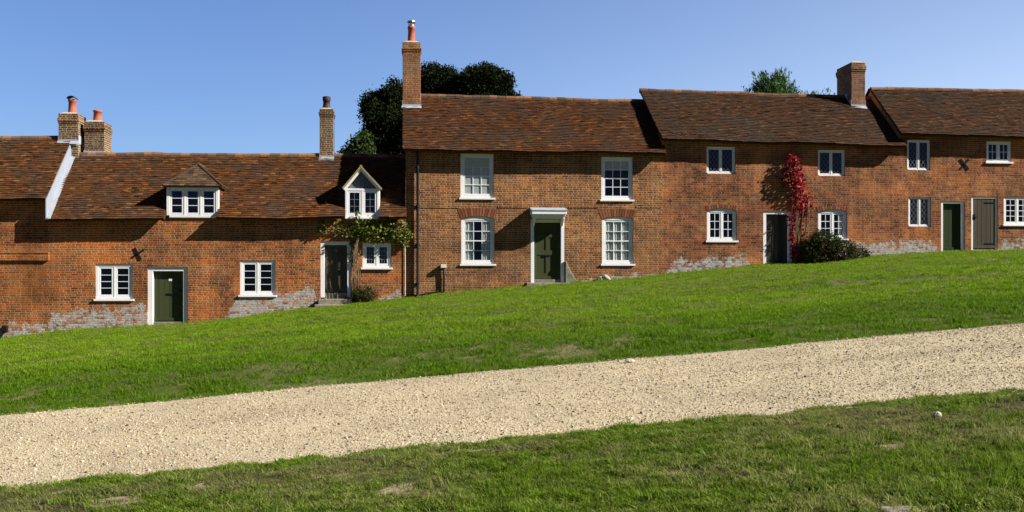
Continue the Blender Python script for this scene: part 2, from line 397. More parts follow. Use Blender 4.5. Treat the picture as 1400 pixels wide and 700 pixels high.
def sheet(name, xs, ys, zf, mat):
    XX, YY = np.meshgrid(xs, ys); v = np.stack([XX, YY, zf(XX, YY)], -1).reshape(-1, 3)
    nx, ny = len(xs), len(ys); i = np.arange(nx-1)[None, :]+nx*np.arange(ny-1)[:, None]
    f = np.stack([i, i+1, i+nx+1, i+nx], -1).reshape(-1, 4)
    o = npmesh(name, v, f, mat); o.data.polygons.foreach_set('use_smooth', [True]*len(f)); return o
gx = np.concatenate([[-600, -300, -150, -90, -60, -45, -35, -28], np.arange(-24, 34.01, .25), [38, 45, 60, 90, 150, 300, 600]])
gy = np.concatenate([[-400, -200, -100, -60, -45, -38, -34], np.arange(-32, 3, .25), [5, 8, 12, 20, 30, 45, 70, 120, 250, 600]])
tag(sheet('ground', gx, gy, ground_z, gm.m), kind='structure')

# gravel track
tm = Mat('gravel')
v1 = tm.new('TexVoronoi', {'Vector': tm.pos(), 'Scale': 42.0}); v2 = tm.new('TexVoronoi', {'Vector': tm.pos(), 'Scale': 95.0})
s1 = tm.sep(v1.outputs['Color'])[0]; s2 = tm.sep(v2.outputs['Color'])[1]
c1 = tm.ramp(s1, [(0, (.22, .15, .085)), (.2, (.42, .33, .22)), (.6, (.52, .44, .32)), (1, (.66, .59, .47))])
c2 = tm.ramp(s2, [(0, (.3, .22, .14)), (.4, (.47, .39, .28)), (1, (.6, .53, .41))])
c = tm.mix(1.0, tm.mix(.5, c1, c2), (.94, .94, .85), 'MULTIPLY')
c = tm.mix(1.0, c, tm.ramp(tm.noise(.7, 5, .65), [(.28, (.74, .72, .68)), (.5, (1, 1, 1)), (.72, (1.15, 1.13, 1.08))]), 'MULTIPLY')
h = tm.math('ADD', tm.math('MULTIPLY', v1.outputs['Distance'], -1.0), tm.math('MULTIPLY', v2.outputs['Distance'], -.6))
tm.bsdf(c, .9, tm.bump(h, .008, 1), .15)
def path_z(x, y):
    s = y+DIST; e = np.minimum(s-P0, P1-s)
    rut = -.025*(np.exp(-((s-9.7)/.35)**2)+np.exp(-((s-11.3)/.35)**2))
    return plane(x, s)+.004+rut-.06*sstep(.02, -.16, e)+.006*lumps(x*3, y*3)
py = np.concatenate([[P0-.2, P0-.1, P0-.03], np.arange(P0+.05, P1, .15), [P1+.03, P1+.1, P1+.2]])-DIST
px_ = np.concatenate([[-300, -100, -50], np.arange(-30, 40, .2), [60, 100, 300]])
def ragged(xs, ys):
    XX, YY = np.meshgrid(xs, ys); S = YY+DIST
    YY2 = YY+edge_n(XX)*sstep(P0+1, P0, S)+edge_f(XX)*sstep(P1-1, P1, S)
    return XX, YY, YY2
XX, YY, YY2 = ragged(px_, py)
v = np.stack([XX, YY2, path_z(XX, YY)], -1).reshape(-1, 3); nx = len(px_)
i = np.arange(nx-1)[None, :]+nx*np.arange(len(py)-1)[:, None]
po = npmesh('gravel_track', v, np.stack([i, i+1, i+nx+1, i+nx], -1).reshape(-1, 4), tm.m)
po.data.polygons.foreach_set('use_smooth', [True]*len(po.data.polygons)); tag(po, kind='structure')

# ------------------------------------------------------------------ houses
TH = .33          # wall thickness
OVER = .33        # eaves overhang
RY = 2.2          # ridge line behind the facade
BACK = 4.5

def wall_slabs(mb, x0, x1, base, top, openings, y0=0.0, th=TH):
    """front wall with openings; opening = (xa, xb, za, [(x,z) head points from xa to xb])"""
    xs = {x0, x1}
    n = int((x1-x0)/.6)+1
    for k in range(n+1): xs.add(x0+(x1-x0)*k/n)
    for o in openings:
        xs.add(o[0]); xs.add(o[1]); xs |= {p[0] for p in o[3]}
    xs = sorted(x for x in xs if x0-1e-6 <= x <= x1+1e-6)
    def head(o, x):
        return float(np.interp(x, [p[0] for p in o[3]], [p[1] for p in o[3]]))
    for a, b in zip(xs, xs[1:]):
        if b-a < 1e-5: continue
        cx = (a+b)/2; ops = sorted([o for o in openings if o[0] < cx < o[1]], key=lambda o: o[2])
        lo = (base(a), base(b))
        for o in ops:
            mb.quad((a, y0, lo[0]), (b, y0, lo[1]), (b, y0, o[2]), (a, y0, o[2]))
            lo = (head(o, a), head(o, b))
        mb.quad((a, y0, lo[0]), (b, y0, lo[1]), (b, y0, top(b)), (a, y0, top(a)))
    for o in openings:
        xa, xb, za, hd = o
        mb.quad((xa, y0, za), (xb, y0, za), (xb, y0+th, za), (xa, y0+th, za))
        mb.quad((xa, y0, za), (xa, y0+th, za), (xa, y0+th, hd[0][1]), (xa, y0, hd[0][1]))
        mb.quad((xb, y0, za), (xb, y0, hd[-1][1]), (xb, y0+th, hd[-1][1]), (xb, y0+th, za))
        for p, q in zip(hd, hd[1:]):
            mb.quad((p[0], y0, p[1]), (p[0], y0+th, p[1]), (q[0], y0+th, q[1]), (q[0], y0, q[1]))

def arc_head(xa, xb, z, rise, n=10):
    if rise == 0: return [(xa, z), (xb, z)]
    return [(xa+(xb-xa)*k/n, z-rise+rise*(1-(2*k/n-1)**2)) for k in range(n+1)]

class House:
    def __init__(s, name, label, x0, x1, eave, ridge, brick, tile, group=None, el=0.0, er=0.0, skew=0.0):
        """eave=((px,py),(px,py)) on the overhang line, ridge likewise on the ridge line"""
        s.x0, s.x1, s.brick, s.tile = x0, x1, brick, tile
        (a, b), (c, d) = eave; e0 = at(a, b, -OVER); e1 = at(c, d, -OVER)
        s.ez = lambda x: e0[1]+(e1[1]-e0[1])*(x-e0[0])/(e1[0]-e0[0])
        (a, b), (c, d) = ridge; r0 = at(a, b, RY); r1 = at(c, d, RY)
        s.rz = lambda x: r0[1]+(r1[1]-r0[1])*(x-r0[0])/(r1[0]-r0[0])
        s.rx0, s.rx1 = x0-el, x1+er; s.skew = skew
        xm = (x0+x1)/2
        s.o = thing(name, label, 'cottage', (xm, 0, float(np.interp(xm, BX, BZ))), group)
        s.openings = []; s.cuts = []; s.seed = random.random()*10
        s.wall = None
    def roof_pt(s, x, v, h=0.0):
        """v 0 at the eave, 1 at the ridge; h along the roof normal"""
        e, r = s.ez(x), s.rz(x); y = -OVER+(RY+OVER)*v
        z = e+(r-e)*v; dz, dy = r-e, RY+OVER; L = math.hypot(dz, dy)
        z += .05*mnoise.noise((x*.45+s.seed, v*1.6, 3))*(1 if v < .97 else .6)+.018*mnoise.noise((x*1.7, v*5, s.seed))
        return Vector((x, y-dz/L*h, z+dy/L*h))
    def roof_z(s, x, y):
        v = (y+OVER)/(RY+OVER); return s.ez(x)+(s.rz(x)-s.ez(x))*v
    def finish(s, skip_gable=()):
        base = lambda x: float(np.interp(x, BX, BZ))-.5
        top = lambda x: s.roof_z(x, 0)-.10
        cutx = lambda x: any(a < x < b for a, b in s.cuts)
        mb = MB(); wall_slabs(mb, s.x0, s.x1, base, top, s.openings)
        for x in (s.x0, s.x1):               # gable walls
            for (ya, yb) in ((TH if True else 0, RY), (RY, BACK)):
                za = s.roof_z(x, ya)-.1 if ya < RY else s.rz(x)-.1
                zb = s.rz(x)-.1 if yb <= RY else s.roof_z(x, 2*RY-BACK)-.1
                xx = x+.004 if x == s.x0 else x-.004
                mb.quad((xx, ya, base(x)), (xx, yb, base(x)), (xx, yb, zb), (xx, ya, za))
            xx = x+.004 if x == s.x0 else x-.004
            mb.quad((xx, .0, base(x)), (xx, TH, base(x)), (xx, TH, s.roof_z(x, TH)-.1), (xx, .0, top(x)))
        n = 8
        mb.quad((s.x0, BACK, base(s.x0)), (s.x1, BACK, base(s.x1)), (s.x1, BACK, s.roof_z(s.x1, 2*RY-BACK)-.1), (s.x0, BACK, s.roof_z(s.x0, 2*RY-BACK)-.1))
        s.wall = mb.build('wall', s.brick, s.o)
        # rooms: inner faces so the windows look into shaded plastered rooms
        mb = MB(); f = .5
        for zf in (0.05, 2.35):
            b0 = max(base(s.x0), base(s.x1))
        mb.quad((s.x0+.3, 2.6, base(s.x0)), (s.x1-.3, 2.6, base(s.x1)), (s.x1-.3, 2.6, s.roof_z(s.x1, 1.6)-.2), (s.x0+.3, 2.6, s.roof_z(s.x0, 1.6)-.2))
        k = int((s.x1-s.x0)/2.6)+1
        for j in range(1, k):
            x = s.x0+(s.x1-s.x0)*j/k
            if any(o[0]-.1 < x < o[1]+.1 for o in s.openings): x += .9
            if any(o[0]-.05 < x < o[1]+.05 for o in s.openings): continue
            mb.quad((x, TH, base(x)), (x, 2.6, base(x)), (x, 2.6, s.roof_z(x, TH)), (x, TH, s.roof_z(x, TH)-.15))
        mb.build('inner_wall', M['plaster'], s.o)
        # roof: boarded deck and back slope, then real tiles on the front slope
        deck = MB(); nn = max(4, int((s.rx1-s.rx0)/.5))
        bx_ = sorted([s.rx0+(s.rx1-s.rx0)*k/nn for k in range(nn+1)]+[q for c in s.cuts for q in c])
        cut = lambda x: any(a < x < b for a, b in s.cuts)
        nb = len(bx_)-1
        for k in range(nb):
            xa, xb = bx_[k], bx_[k+1]
            for j in range(6):
                if j == 0 and cut((xa+xb)/2): continue
                va, vb = j/6, (j+1)/6
                wa, wb = (xa+s.skew*va, xa+s.skew*vb) if k == 0 else (xa, xa)
                P = [s.roof_pt(wa, va, -.012), s.roof_pt(xb, va, -.012), s.roof_pt(xb, vb, -.012), s.roof_pt(wb, vb, -.012)]
                Q = [s.roof_pt(wa, va, -.07), s.roof_pt(xb, va, -.07), s.roof_pt(xb, vb, -.07), s.roof_pt(wb, vb, -.07)]
                deck.quad(*P); deck.quad(*Q[::-1])
                if j == (1 if cut((xa+xb)/2) else 0): deck.quad(Q[0], Q[1], P[1], P[0])
                if k == 0: deck.quad(Q[0], P[0], P[3], Q[3])
                if k == nb-1: deck.quad(Q[1], Q[2], P[2], P[1])
        L = math.hypot(s.rz(s.x0)-s.ez(s.x0), RY+OVER); nc = int(round(L/.1))
        tw = .165
        for j in range(nc):
            va = j/nc; vb = min(1.0, (j+1.75)/nc)
            off = (j % 2)*tw/2+random.uniform(-.01, .01)
            x0r = s.rx0+s.skew*va; x = x0r-off
            while x < s.rx1-.02:
                xa = max(x, x0r-random.uniform(0, .02)); xb = min(x+tw-.003, s.rx1+random.uniform(0, .02))
                if va < .155:
                    for c in s.cuts:
                        if xa < c[0] < xb: xb = c[0]
                        if xa < c[1] < xb: xa = c[1]
                if xb-xa > .03 and not (va < .155 and cut((xa+xb)/2)):
                    lift = random.uniform(-.003, .006)+(.012 if random.random() < .05 else 0); sk = random.uniform(-.004, .004)
                    slip = -.006*random.random()/L
                    a0 = s.roof_pt(xa, va+slip-sk/L, .042+lift); a1 = s.roof_pt(xb, va+slip+sk/L, .042+lift+random.uniform(-.004, .004))
                    b1 = s.roof_pt(xb, vb, .005); b0 = s.roof_pt(xa, vb, .005)
                    c0 = s.roof_pt(xa, va+slip-sk/L, .010+lift); c1 = s.roof_pt(xb, va+slip+sk/L, .010+lift)
                    t = min(1, max(0, random.gauss(.5, .13))) if random.random() > .10 else random.choice((random.uniform(.8, 1), random.uniform(0, .2)))
                    n = len(deck.v); deck.v += [tuple(q) for q in (a0, a1, b1, b0, c0, c1)]
                    for fc in ((0, 1, 2, 3), (4, 5, 1, 0), (4, 0, 3), (5, 2, 1)):
                        deck.f.append(tuple(n+i for i in fc)); deck.t.append(t)
                x += tw
        for k in range(nn):                   # back slope
            xa = s.rx0+(s.rx1-s.rx0)*k/nn; xb = s.rx0+(s.rx1-s.rx0)*(k+1)/nn
            yb = BACK+OVER
            deck.quad((xb, yb, s.roof_z(xb, 2*RY-yb)), (xa, yb, s.roof_z(xa, 2*RY-yb)), (xa, RY, s.rz(xa)), (xb, RY, s.rz(xb)), tone=.4)
        s.roof = deck.build('roof', s.tile, s.o)
        rt = MB(); x = s.rx0+s.skew
        while x < s.rx1-.05:
            w = min(random.uniform(.28, .34), s.rx1-x); xb = x+w-.012
            t = random.random(); lift = random.uniform(0, .015)
            pa = s.roof_pt(x, 1); pb = s.roof_pt(xb, 1); r = .115; prev = None
            for q in range(7):
                a = math.radians(-20+220*q/6); dy, dz = -r*math.cos(a), r*math.sin(a)-.055+lift
                cur = [(x, RY+dy, pa.z+dz), (xb, RY+dy, pb.z+dz)]
                if prev: rt.quad(prev[0], prev[1], cur[1], cur[0], tone=t)
                prev = cur
            ring = [(RY-r*math.cos(math.radians(-20+220*q/6)), r*math.sin(math.radians(-20+220*q/6))-.055+lift) for q in range(7)]
            rt.quad(*[(x, y, pa.z+z) for y, z in ring], tone=t*.6); rt.quad(*[(xb, y, pb.z+z) for y, z in ring[::-1]], tone=t*.6)
            x += w
        rt.build('ridge', M['ridge'], s.roof)
        return s

def rect(px0, py0, px1, py1, Y=0.0):
    xa, z1 = at(px0, py0, Y); xb, _ = at(px1, py0, Y); _, z0 = at((px0+px1)/2, py1, Y); _, z1 = at((px0+px1)/2, py0, Y)
    return xa, xb, z0, z1

def window(H, r, lights=2, rows=4, cols=1, rec=.03, fw=.085, st=.055, rise=0.0, sill=True, style='bars', bar=.02, mull=.05,
           curtain=0, blind=0, top_off=0, parent=None, y0=None, cut=True, arch=0, label=None, paint=None, mat_sill=None, sillw=.05, name='window', panel=False):
    """timber window: frame mesh, its casements, panes, sill and curtains as sub-parts"""
    xa, xb, z0, z1 = r; parent = parent or H.o; paint = paint or M['white']
    sub = parent if y0 is not None else None
    yb = (rec if y0 is None else y0)
    if cut: H.openings.append((xa, xb, z0, arc_head(xa, xb, z1, rise)))
    fr = MB(); hz = z1-max(fw, rise+.03)
    fr.box(xa, xa+fw, yb, yb+.09, z0, hz); fr.box(xb-fw, xb, yb, yb+.09, z0, hz)
    fr.box(xa, xb, yb, yb+.09, z0, z0+fw*.8)if not sill else fr.box(xa+fw, xb-fw, yb, yb+.09, z0, z0+fw*.8)
    hp = arc_head(xa, xb, z1, rise)
    fr.extrude([(xa, hz), (xb, hz)]+hp[::-1], yb, yb+.09)
    ix0, ix1, iz0, iz1 = xa+fw, xb-fw, z0+fw*.8, hz
    lw = (ix1-ix0-mull*(lights-1))/lights
    for k in range(1, lights):
        mx = ix0+k*lw+(k-1)*mull; fr.box(mx, mx+mull, yb+.004, yb+.086, iz0, iz1)
    W_ = fr.build(name, paint, parent, bevel=.006)
    if label: W_['label'] = label
    sp = W_ if sub is None else parent
    for k in range(lights):
        a = ix0+k*(lw+mull)+.004; b = a+lw-.008; c0, c1 = iz0+.004, iz1-.004
        cs = MB(); ya, yc = yb+.012, yb+.052
        cs.box(a, a+st, ya, yc, c0, c1); cs.box(b-st, b, ya, yc, c0, c1)
        cs.box(a+st, b-st, ya, yc, c0, c0+st*1.25); cs.box(a+st, b-st, ya, yc, c1-st, c1)
        pa, pb, qa, qb = a+st, b-st, c0+st*1.25, c1-st
        if style == 'bars':
            for j in range(1, rows):
                zz = qa+(qb-qa)*j/rows; bw = bar*(1.8 if (top_off and j == rows//2) else 1)
                cs.box(pa, pb, ya+.004, yc-.006, zz-bw/2, zz+bw/2)
            for j in range(1, cols):
                xx = pa+(pb-pa)*j/cols; cs.box(xx-bar/2, xx+bar/2, ya+.006, yc-.008, qa, qb)
        cs.build('casement', paint, sp, bevel=.004)
        yg = yb+.026
        if style in ('diamond', 'square'):
            le = MB(); pw, ph = (pb-pa), (qb-qa)
            if style == 'diamond':
                s_ = .14; t_ = .20; n_ = int(pw/s_+ph/t_)+2
                for q in range(-n_, n_+1):
                    for sg in (1, -1):
                        # line x = pa + q*s_ + sg*(z-qa)*s_/t_
                        pts = []
                        x_at = lambda z: pa+q*s_+sg*(z-qa)*s_/t_
                        zs = [qa, qb]
                        zl = qa+(pa-pa-q*s_)*t_/s_*sg; zr = qa+(pb-pa-q*s_)*t_/s_*sg
                        lo, hi = sorted((zl, zr)); lo = max(lo, qa); hi = min(hi, qb)
                        if hi-lo > .02: le.bar((x_at(lo), yg-.006-.0015*(sg > 0), lo), (x_at(hi), yg-.006-.0015*(sg > 0), hi), .007, .005)
            else:
                for j in range(1, rows): le.box(pa, pb, yg-.008, yg-.003, qa+ph*j/rows-.005, qa+ph*j/rows+.005)
                for j in range(1, cols): le.box(pa+pw*j/cols-.005, pa+pw*j/cols+.005, yg-.0095, yg-.0045, qa, qb)
            le.build('leading', M['leadcame'], sp)
        g = MB(); tl = random.uniform(-.002, .002)
        g.quad((pa-.01, yg+tl, qa-.01), (pb+.01, yg-tl, qa-.01), (pb+.01, yg-tl*.5, qb+.01), (pa-.01, yg+tl*.5, qb+.01))
        g.build('pane', M['glass'], sp)
    if sill:
        s = MB(); s.box(xa-sillw, xb+sillw, yb-.085, yb+.1, z0-.062, z0-.001); s.build('sill', paint, sp, bevel=.008)
    if curtain:
        cv = MB(); pan = [(ix0, ix0+(ix1-ix0)*curtain), (ix1-(ix1-ix0)*curtain, ix1)] if curtain < .5 else [(ix0, ix1)]
        if curtain < 0: pan = [(ix1-(ix1-ix0)*-curtain, ix1)]
        for (ca, cb) in pan:
            n_ = max(10, int((cb-ca)/.012)); pr = None
            for q in range(n_+1):
                xx = ca+(cb-ca)*q/n_; yy = yb+.060+.013*math.sin(q*.85)+.01*math.sin(q*.33+1)
                # tied back towards the jamb lower down
                cur = [(xx, yy, iz0), (xx, yy+.01, (iz0+iz1)/2), (xx, yy, iz1)]
                if pr: cv.quad(pr[0], cur[0], cur[1], pr[1]); cv.quad(pr[1], cur[1], cur[2], pr[2])
                pr = cur
        cv.build('curtain', M['curtain'], sp, smooth=True)
    if panel:
        p_ = MB(); p_.box(ix0+st+.006, ix1-st-.006, yb+.008, yb+.012, iz1-(iz1-iz0)*.27, iz1-st-.002); p_.build('top_panel', M['panel'], sp)
    if blind:
        b_ = MB(); b_.box(ix0+st+.01, ix1-st-.01, yb+.040, yb+.043, iz1-(iz1-iz0)*blind, iz1); b_.build('blind', M['curtain'], sp)
    if arch and rise >= 0:
        brick_arch(H, xa-.02, xb+.02, z1, rise, arch)
    return W_

def brick_arch(H, xa, xb, z1, rise, depth):
    mb = MB(); n = max(7, int((xb-xa)/.085)); cx = (xa+xb)/2; spread = .10
    hz = lambda t: z1-rise+rise*(1-(2*t-1)**2)+.004
    for k in range(n):
        ta, tb = (k+.09)/n, (k+.91)/n
        A = (xa+(xb-xa)*ta, hz(ta)); B = (xa+(xb-xa)*tb, hz(tb))
        C = (B[0]+(tb-.5)*2*spread*depth/.24, z1-rise*.4+depth+rise*.4*(1-(2*tb-1)**2)); D = (A[0]+(ta-.5)*2*spread*depth/.24, z1-rise*.4+depth+rise*.4*(1-(2*ta-1)**2))
        mb.extrude([A, B, C, D], -.006-random.uniform(0, .003), .01, tone=random.random())
    mb.build('brick_arch', M['rubbed'], H.o)

def door(H, r, mat, rec=.05, leaf=.19, jw=.14, style='boards', step=None, threshold=.05, letterbox=None, plate=None, knob=None, hood=False, label=None, paint=None, extra=None):
    xa, xb, z0, z1 = r; paint = paint or M['white']
    H.openings.append((xa, xb, z0-.25, [(xa, z1), (xb, z1)]))
    lf = MB(); a, b, c0, c1 = xa+jw, xb-jw, z0+threshold, z1-jw*.9; y = leaf
    if style == 'boards':
        n = max(4, int(round((b-a)/.16)))
        for k in range(n):
            u, w = a+(b-a)*k/n, a+(b-a)*(k+1)/n; lf.box(u+.004, w-.004, y, y+.04, c0, c1, tone=random.random())
        lf.box(a, b, y+.012, y+.035, c0+.001, c1-.001)
        lf.box(a+.01, b-.01, y-.02, y-.0005, c0+.03, c0+.12, tone=.6)     # weatherboard
    else:
        lf.box(a, b, y+.02, y+.045, c0, c1, tone=.5)
        st = .1; m_ = (a+b)/2
        for (u, w) in ((a, a+st), (m_-st/2, m_+st/2), (b-st, b)): lf.box(u, w, y, y+.0195, c0, c1, tone=.6)
        for (u, w) in ((c0, c0+.2), (c0+.82, c0+.98), (c1-.5, c1-.4), (c1-.11, c1)):
            for (p, q) in ((a+st, m_-st/2), (m_+st/2, b-st)): lf.box(p, q, y+.0005, y+.019, u, w, tone=.6)
        lf.box(a+.005, b-.005, y-.035, y-.0005, c0+.01, c0+.1, tone=.7)
    D = lf.build('door', mat, H.o, bevel=.004)
    if label: D['label'] = label
    f = MB(); f.box(xa, xa+jw, rec, leaf+.06, z0-.02, z1-jw*.9); f.box(xb-jw, xb, rec, leaf+.06, z0-.02, z1-jw*.9); f.box(xa, xb, rec, leaf+.06, z1-jw*.9, z1)
    f.build('door_frame', paint, D, bevel=.008)
    t = MB(); t.box(a+.002, b-.002, rec+.02, leaf+.3, z0-.24, z0+threshold-.006); t.build('threshold', M['slab'] if style != 'boards' else M['stone_step'], D, bevel=.01)
    if letterbox:
        lb = MB(); x, z = letterbox; lb.box(x-.13, x+.13, y-.012, y+.002, z-.032, z+.032); lb.box(x-.1, x+.1, y-.018, y-.0125, z-.014, z+.016); lb.build('letterbox', M['iron'], D, bevel=.004)
    if plate:
        x, z, txt = plate
        if not txt:
            pl = MB(); pl.box(x-.05, x+.05, y-.008, y+.002, z-.04, z+.03); pl.build('door_plate', M['white'], D, bevel=.004)
    if plate and plate[2]:
        x, z, txt = plate; cu = bpy.data.curves.new('number', 'FONT'); cu.body = txt; cu.size = .1; cu.align_x = 'CENTER'; cu.extrude = .003
        to = bpy.data.objects.new('number_plate', cu); COL.objects.link(to); dg = bpy.context.evaluated_depsgraph_get()
        me = bpy.data.meshes.new_from_object(to.evaluated_get(dg)); bpy.data.objects.remove(to)
        me.materials.append(M['leadcame']); no = bpy.data.objects.new('door_number', me); COL.objects.link(no); no.parent = D
        no.rotation_euler = (PI/2, 0, 0); no.location = Vector((x, y-.009, z-.03))-origin_of(D)
    if knob:
        kb = MB(); x, z = knob; kb.tube([(x, y+.002, z), (x, y-.03, z), (x, y-.032, z), (x, y-.06, z), (x, y-.066, z)], [.012, .012, .028, .028, .012], 12); kb.build('handle', M['iron'], D, smooth=True)
    hd_ = MB()
    if step:
        st_ = MB()
        for (u, w, dpt, zt, zb_) in step:
            st_.box(u, w, -dpt, rec+.06, zb_, zt)
        st_.build('doorstep', M['stone_step'], H.o, bevel=.02)
    return D

def chimney(H, px0, px1, Yf, depth, py_top, py_bot, brick, band=(.12, .30), pots=(), flash=True, name='chimney', batter=0):
    """stack with an oversailing course, mortar flaunching, pot(s) and lead flashing"""
    xa, zt = at(px0, py_top, Yf); xb, _ = at(px1, py_top, Yf); zb = Z((px0+px1)/2, py_bot, Yf)
    c = MB(); h = .035
    zlow = min(H.roof_z((xa+xb)/2, min(Yf, RY)), H.roof_z((xa+xb)/2, 2*RY-max(Yf+depth, RY)))-.4
    b0, b1 = zt-band[1], zt-band[0]
    c.box(xa, xb, Yf, Yf+depth, zlow, b0)
    c.box(xa-h*.5, xb+h*.5, Yf-h*.5, Yf+depth+h*.5, b0, b0+.07); c.box(xa-h, xb+h, Yf-h, Yf+depth+h, b0+.07, b1)
    c.box(xa-.005, xb+.005, Yf-.005, Yf+depth+.005, b1, zt)
    C = c.build(name, brick, H.o, bevel=.012)
    fl = MB(); fl.hexa([(xa+.01, Yf+.01, zt), (xb-.01, Yf+.01, zt), (xb-.01, Yf+depth-.01, zt), (xa+.01, Yf+depth-.01, zt)],
                       [(xa+.14, Yf+.14, zt+.07), (xb-.14, Yf+.14, zt+.07), (xb-.14, Yf+depth-.14, zt+.07), (xa+.14, Yf+depth-.14, zt+.07)])
    fl.build('flaunching', M['cement'], C)
    if flash:
        f = MB(); e = .012; xm = (xa+xb)/2
        zr = H.roof_z(xm, min(Yf, RY))
        f.box(xa-e, xb+e, Yf-e-.002, Yf-.002, zr-.1, zr+.11)
        f.hexa([(xa-.03, Yf-.11, H.roof_z(xm, Yf-.11)+.035), (xb+.03, Yf-.11, H.roof_z(xm, Yf-.11)+.035), (xb+.03, Yf-.003, zr+.035), (xa-.03, Yf-.003, zr+.035)],
               [(xa-.03, Yf-.11, H.roof_z(xm, Yf-.11)+.047), (xb+.03, Yf-.11, H.roof_z(xm, Yf-.11)+.047), (xb+.03, Yf-.003, zr+.06), (xa-.03, Yf-.003, zr+.06)])
        n = 4
        for sx, sd in ((xa-e-.002, 0), (xb+.002, 1)):
            for k in range(n):
                ya = Yf+depth*k/n; yb = Yf+depth*(k+1)/n
                rz_ = lambda y: H.roof_z(xm, y if y < RY else 2*RY-y)
                zz = rz_((ya+yb)/2)
                f.box(sx, sx+e, ya, yb-.002, zz-.12, zz+.16)
        f.build('flashing', M['lead'], C)
    return C, (xa, xb, zt)

def pot(C, x, y, z, h, r, mat, cowl=None):
    p = MB(); p.lathe(x, y, [(r*1.15, z), (r*1.15, z+.05), (r*1.0, z+.07), (r*.9, z+h*.82), (r*1.02, z+h*.84), (r*1.05, z+h*.93), (r*.98, z+h), (r*.78, z+h), (r*.78, z+h*.4)])
    P = p.build('chimney_pot', mat, C, smooth=True)
    if cowl == 'hood':
        k = MB(); prev = None
        for q in range(9):
            a = PI*q/8; cur = [(x-r*1.12*math.cos(a), y-r*1.2, z+h+.01+r*.75*math.sin(a)), (x-r*1.12*math.cos(a), y+r*1.2, z+h+.01+r*.75*math.sin(a))]
            cur2 = [(x-r*1.0*math.cos(a), y-r*1.2, z+h+.01+r*.62*math.sin(a)), (x-r*1.0*math.cos(a), y+r*1.2, z+h+.01+r*.62*math.sin(a))]
            if prev:
                k.quad(prev[0][0], cur[0], cur[1], prev[0][1]); k.quad(prev[1][0], prev[1][1], cur2[1], cur2[0])
                k.quad(prev[0][0], prev[1][0], cur2[0], cur[0]); k.quad(prev[0][1], cur[1], cur2[1], prev[1][1])
            prev = (cur, cur2)
        k.build('cowl', M['pot_dark'], C)
    elif cowl == 'steel':
        k = MB(); k.lathe(x, y, [(r*.9, z+h), (r*.9, z+h+.06), (.0, z+h+.06)]);
        for q in range(4):
            a = q*PI/2+.4; k.bar((x+r*.8*math.cos(a), y+r*.8*math.sin(a), z+h+.06), (x+r*.8*math.cos(a), y+r*.8*math.sin(a), z+h+.16), .02)
        k.lathe(x, y, [(0, z+h+.15), (r*1.15, z+h+.15), (r*1.1, z+h+.19), (.0, z+h+.23)]); k.build('cowl', M['steel'], C)
    elif cowl == 'dark':
        k = MB(); k.lathe(x, y, [(r*1.1, z+h), (r*1.1, z+h+.1), (r*.9, z+h+.12), (0, z+h+.14)]); k.build('cowl', M['pot_dark'], C)
    return P

def tie_cross(H, px, py, r, rot):
    x, z = at(px, py); m = MB()
    for k, a in enumerate((rot, rot+math.radians(82))):
        dx, dz = r*math.cos(a), r*math.sin(a); y = -.008-.0125*k
        m.bar((x-dx, y, z-dz), (x+dx, y, z+dz), .07, .012)
    m.tube([(x, 0, z), (x, -.034, z)], .025, 10)
    return m.build('tie_plate', M['iron'], H.o)

# brick types
M['rubbed'] = (lambda m: (m.bsdf(m.mix(1.0, m.ramp(m.attr('tone'), [(0, (.15, .052, .026)), (.5, (.22, .078, .036)), (1, (.28, .12, .06))]), m.ramp(m.noise(20, 4, .6), [(.3, (.75,)*3), (.7, (1.2,)*3)]), 'MULTIPLY'), .9, m.bump(m.noise(40, 3, .6), .006, .8), .15), m.m)[1])(Mat('arch_brick'))
_zb = lambda xa, xb: ((lambda za, zb_: (za-(zb_-za)/(xb-xa)*xa, (zb_-za)/(xb-xa)))(float(np.interp(xa, BX, BZ)), float(np.interp(xb, BX, BZ))))
XA, XB, XC, XD = X(66), X(554.5), X(905), X(1229)
BR_A = brick_mat('brick_orange', [(0.114, 0.038, 0.015), (0.237, 0.064, 0.013), (0.334, 0.090, 0.016), (0.310, 0.105, 0.026), (0.195, 0.049, 0.013)], (0.387, 0.234, 0.118), 1.3, .6, joint=.015, patches=[(X(-60), X(66), .42)], base=_zb(-14, XA), orange=(.39, .095, .015))
BR_B = brick_mat('brick_rust', [(0.106, 0.034, 0.014), (0.237, 0.060, 0.013), (0.343, 0.086, 0.015), (0.326, 0.109, 0.025), (0.180, 0.041, 0.013)], (0.405, 0.242, 0.122), 2.1, .8, joint=.017, stain=1.4,
                 patches=[(X(62), X(206), .62), (X(312), X(438), .60), (X(515), X(556), .22)], base=_zb(XA, XB), orange=(.39, .095, .015), warp=.02)
BR_C = brick_mat('brick_tan', [(0.097, 0.040, 0.016), (0.177, 0.065, 0.023), (0.221, 0.085, 0.027), (0.266, 0.122, 0.040), (0.140, 0.049, 0.017)], (0.385, 0.228, 0.123), 5.7, .85, joint=.0175,
                 patches=[(X(800), X(905), .12)], base=_zb(XB, XC), stain=.5, warp=.006)
BR_D = brick_mat('brick_red_brown', [(0.090, 0.030, 0.015), (0.188, 0.054, 0.018), (0.255, 0.073, 0.023), (0.255, 0.095, 0.036), (0.134, 0.039, 0.016)], (0.350, 0.221, 0.124), 8.2, .6,
                 patches=[(X(912), X(1030), .42), (X(1100), X(1229), .52)], base=_zb(XC, XD), orange=(.42, .15, .05), stain=.8)
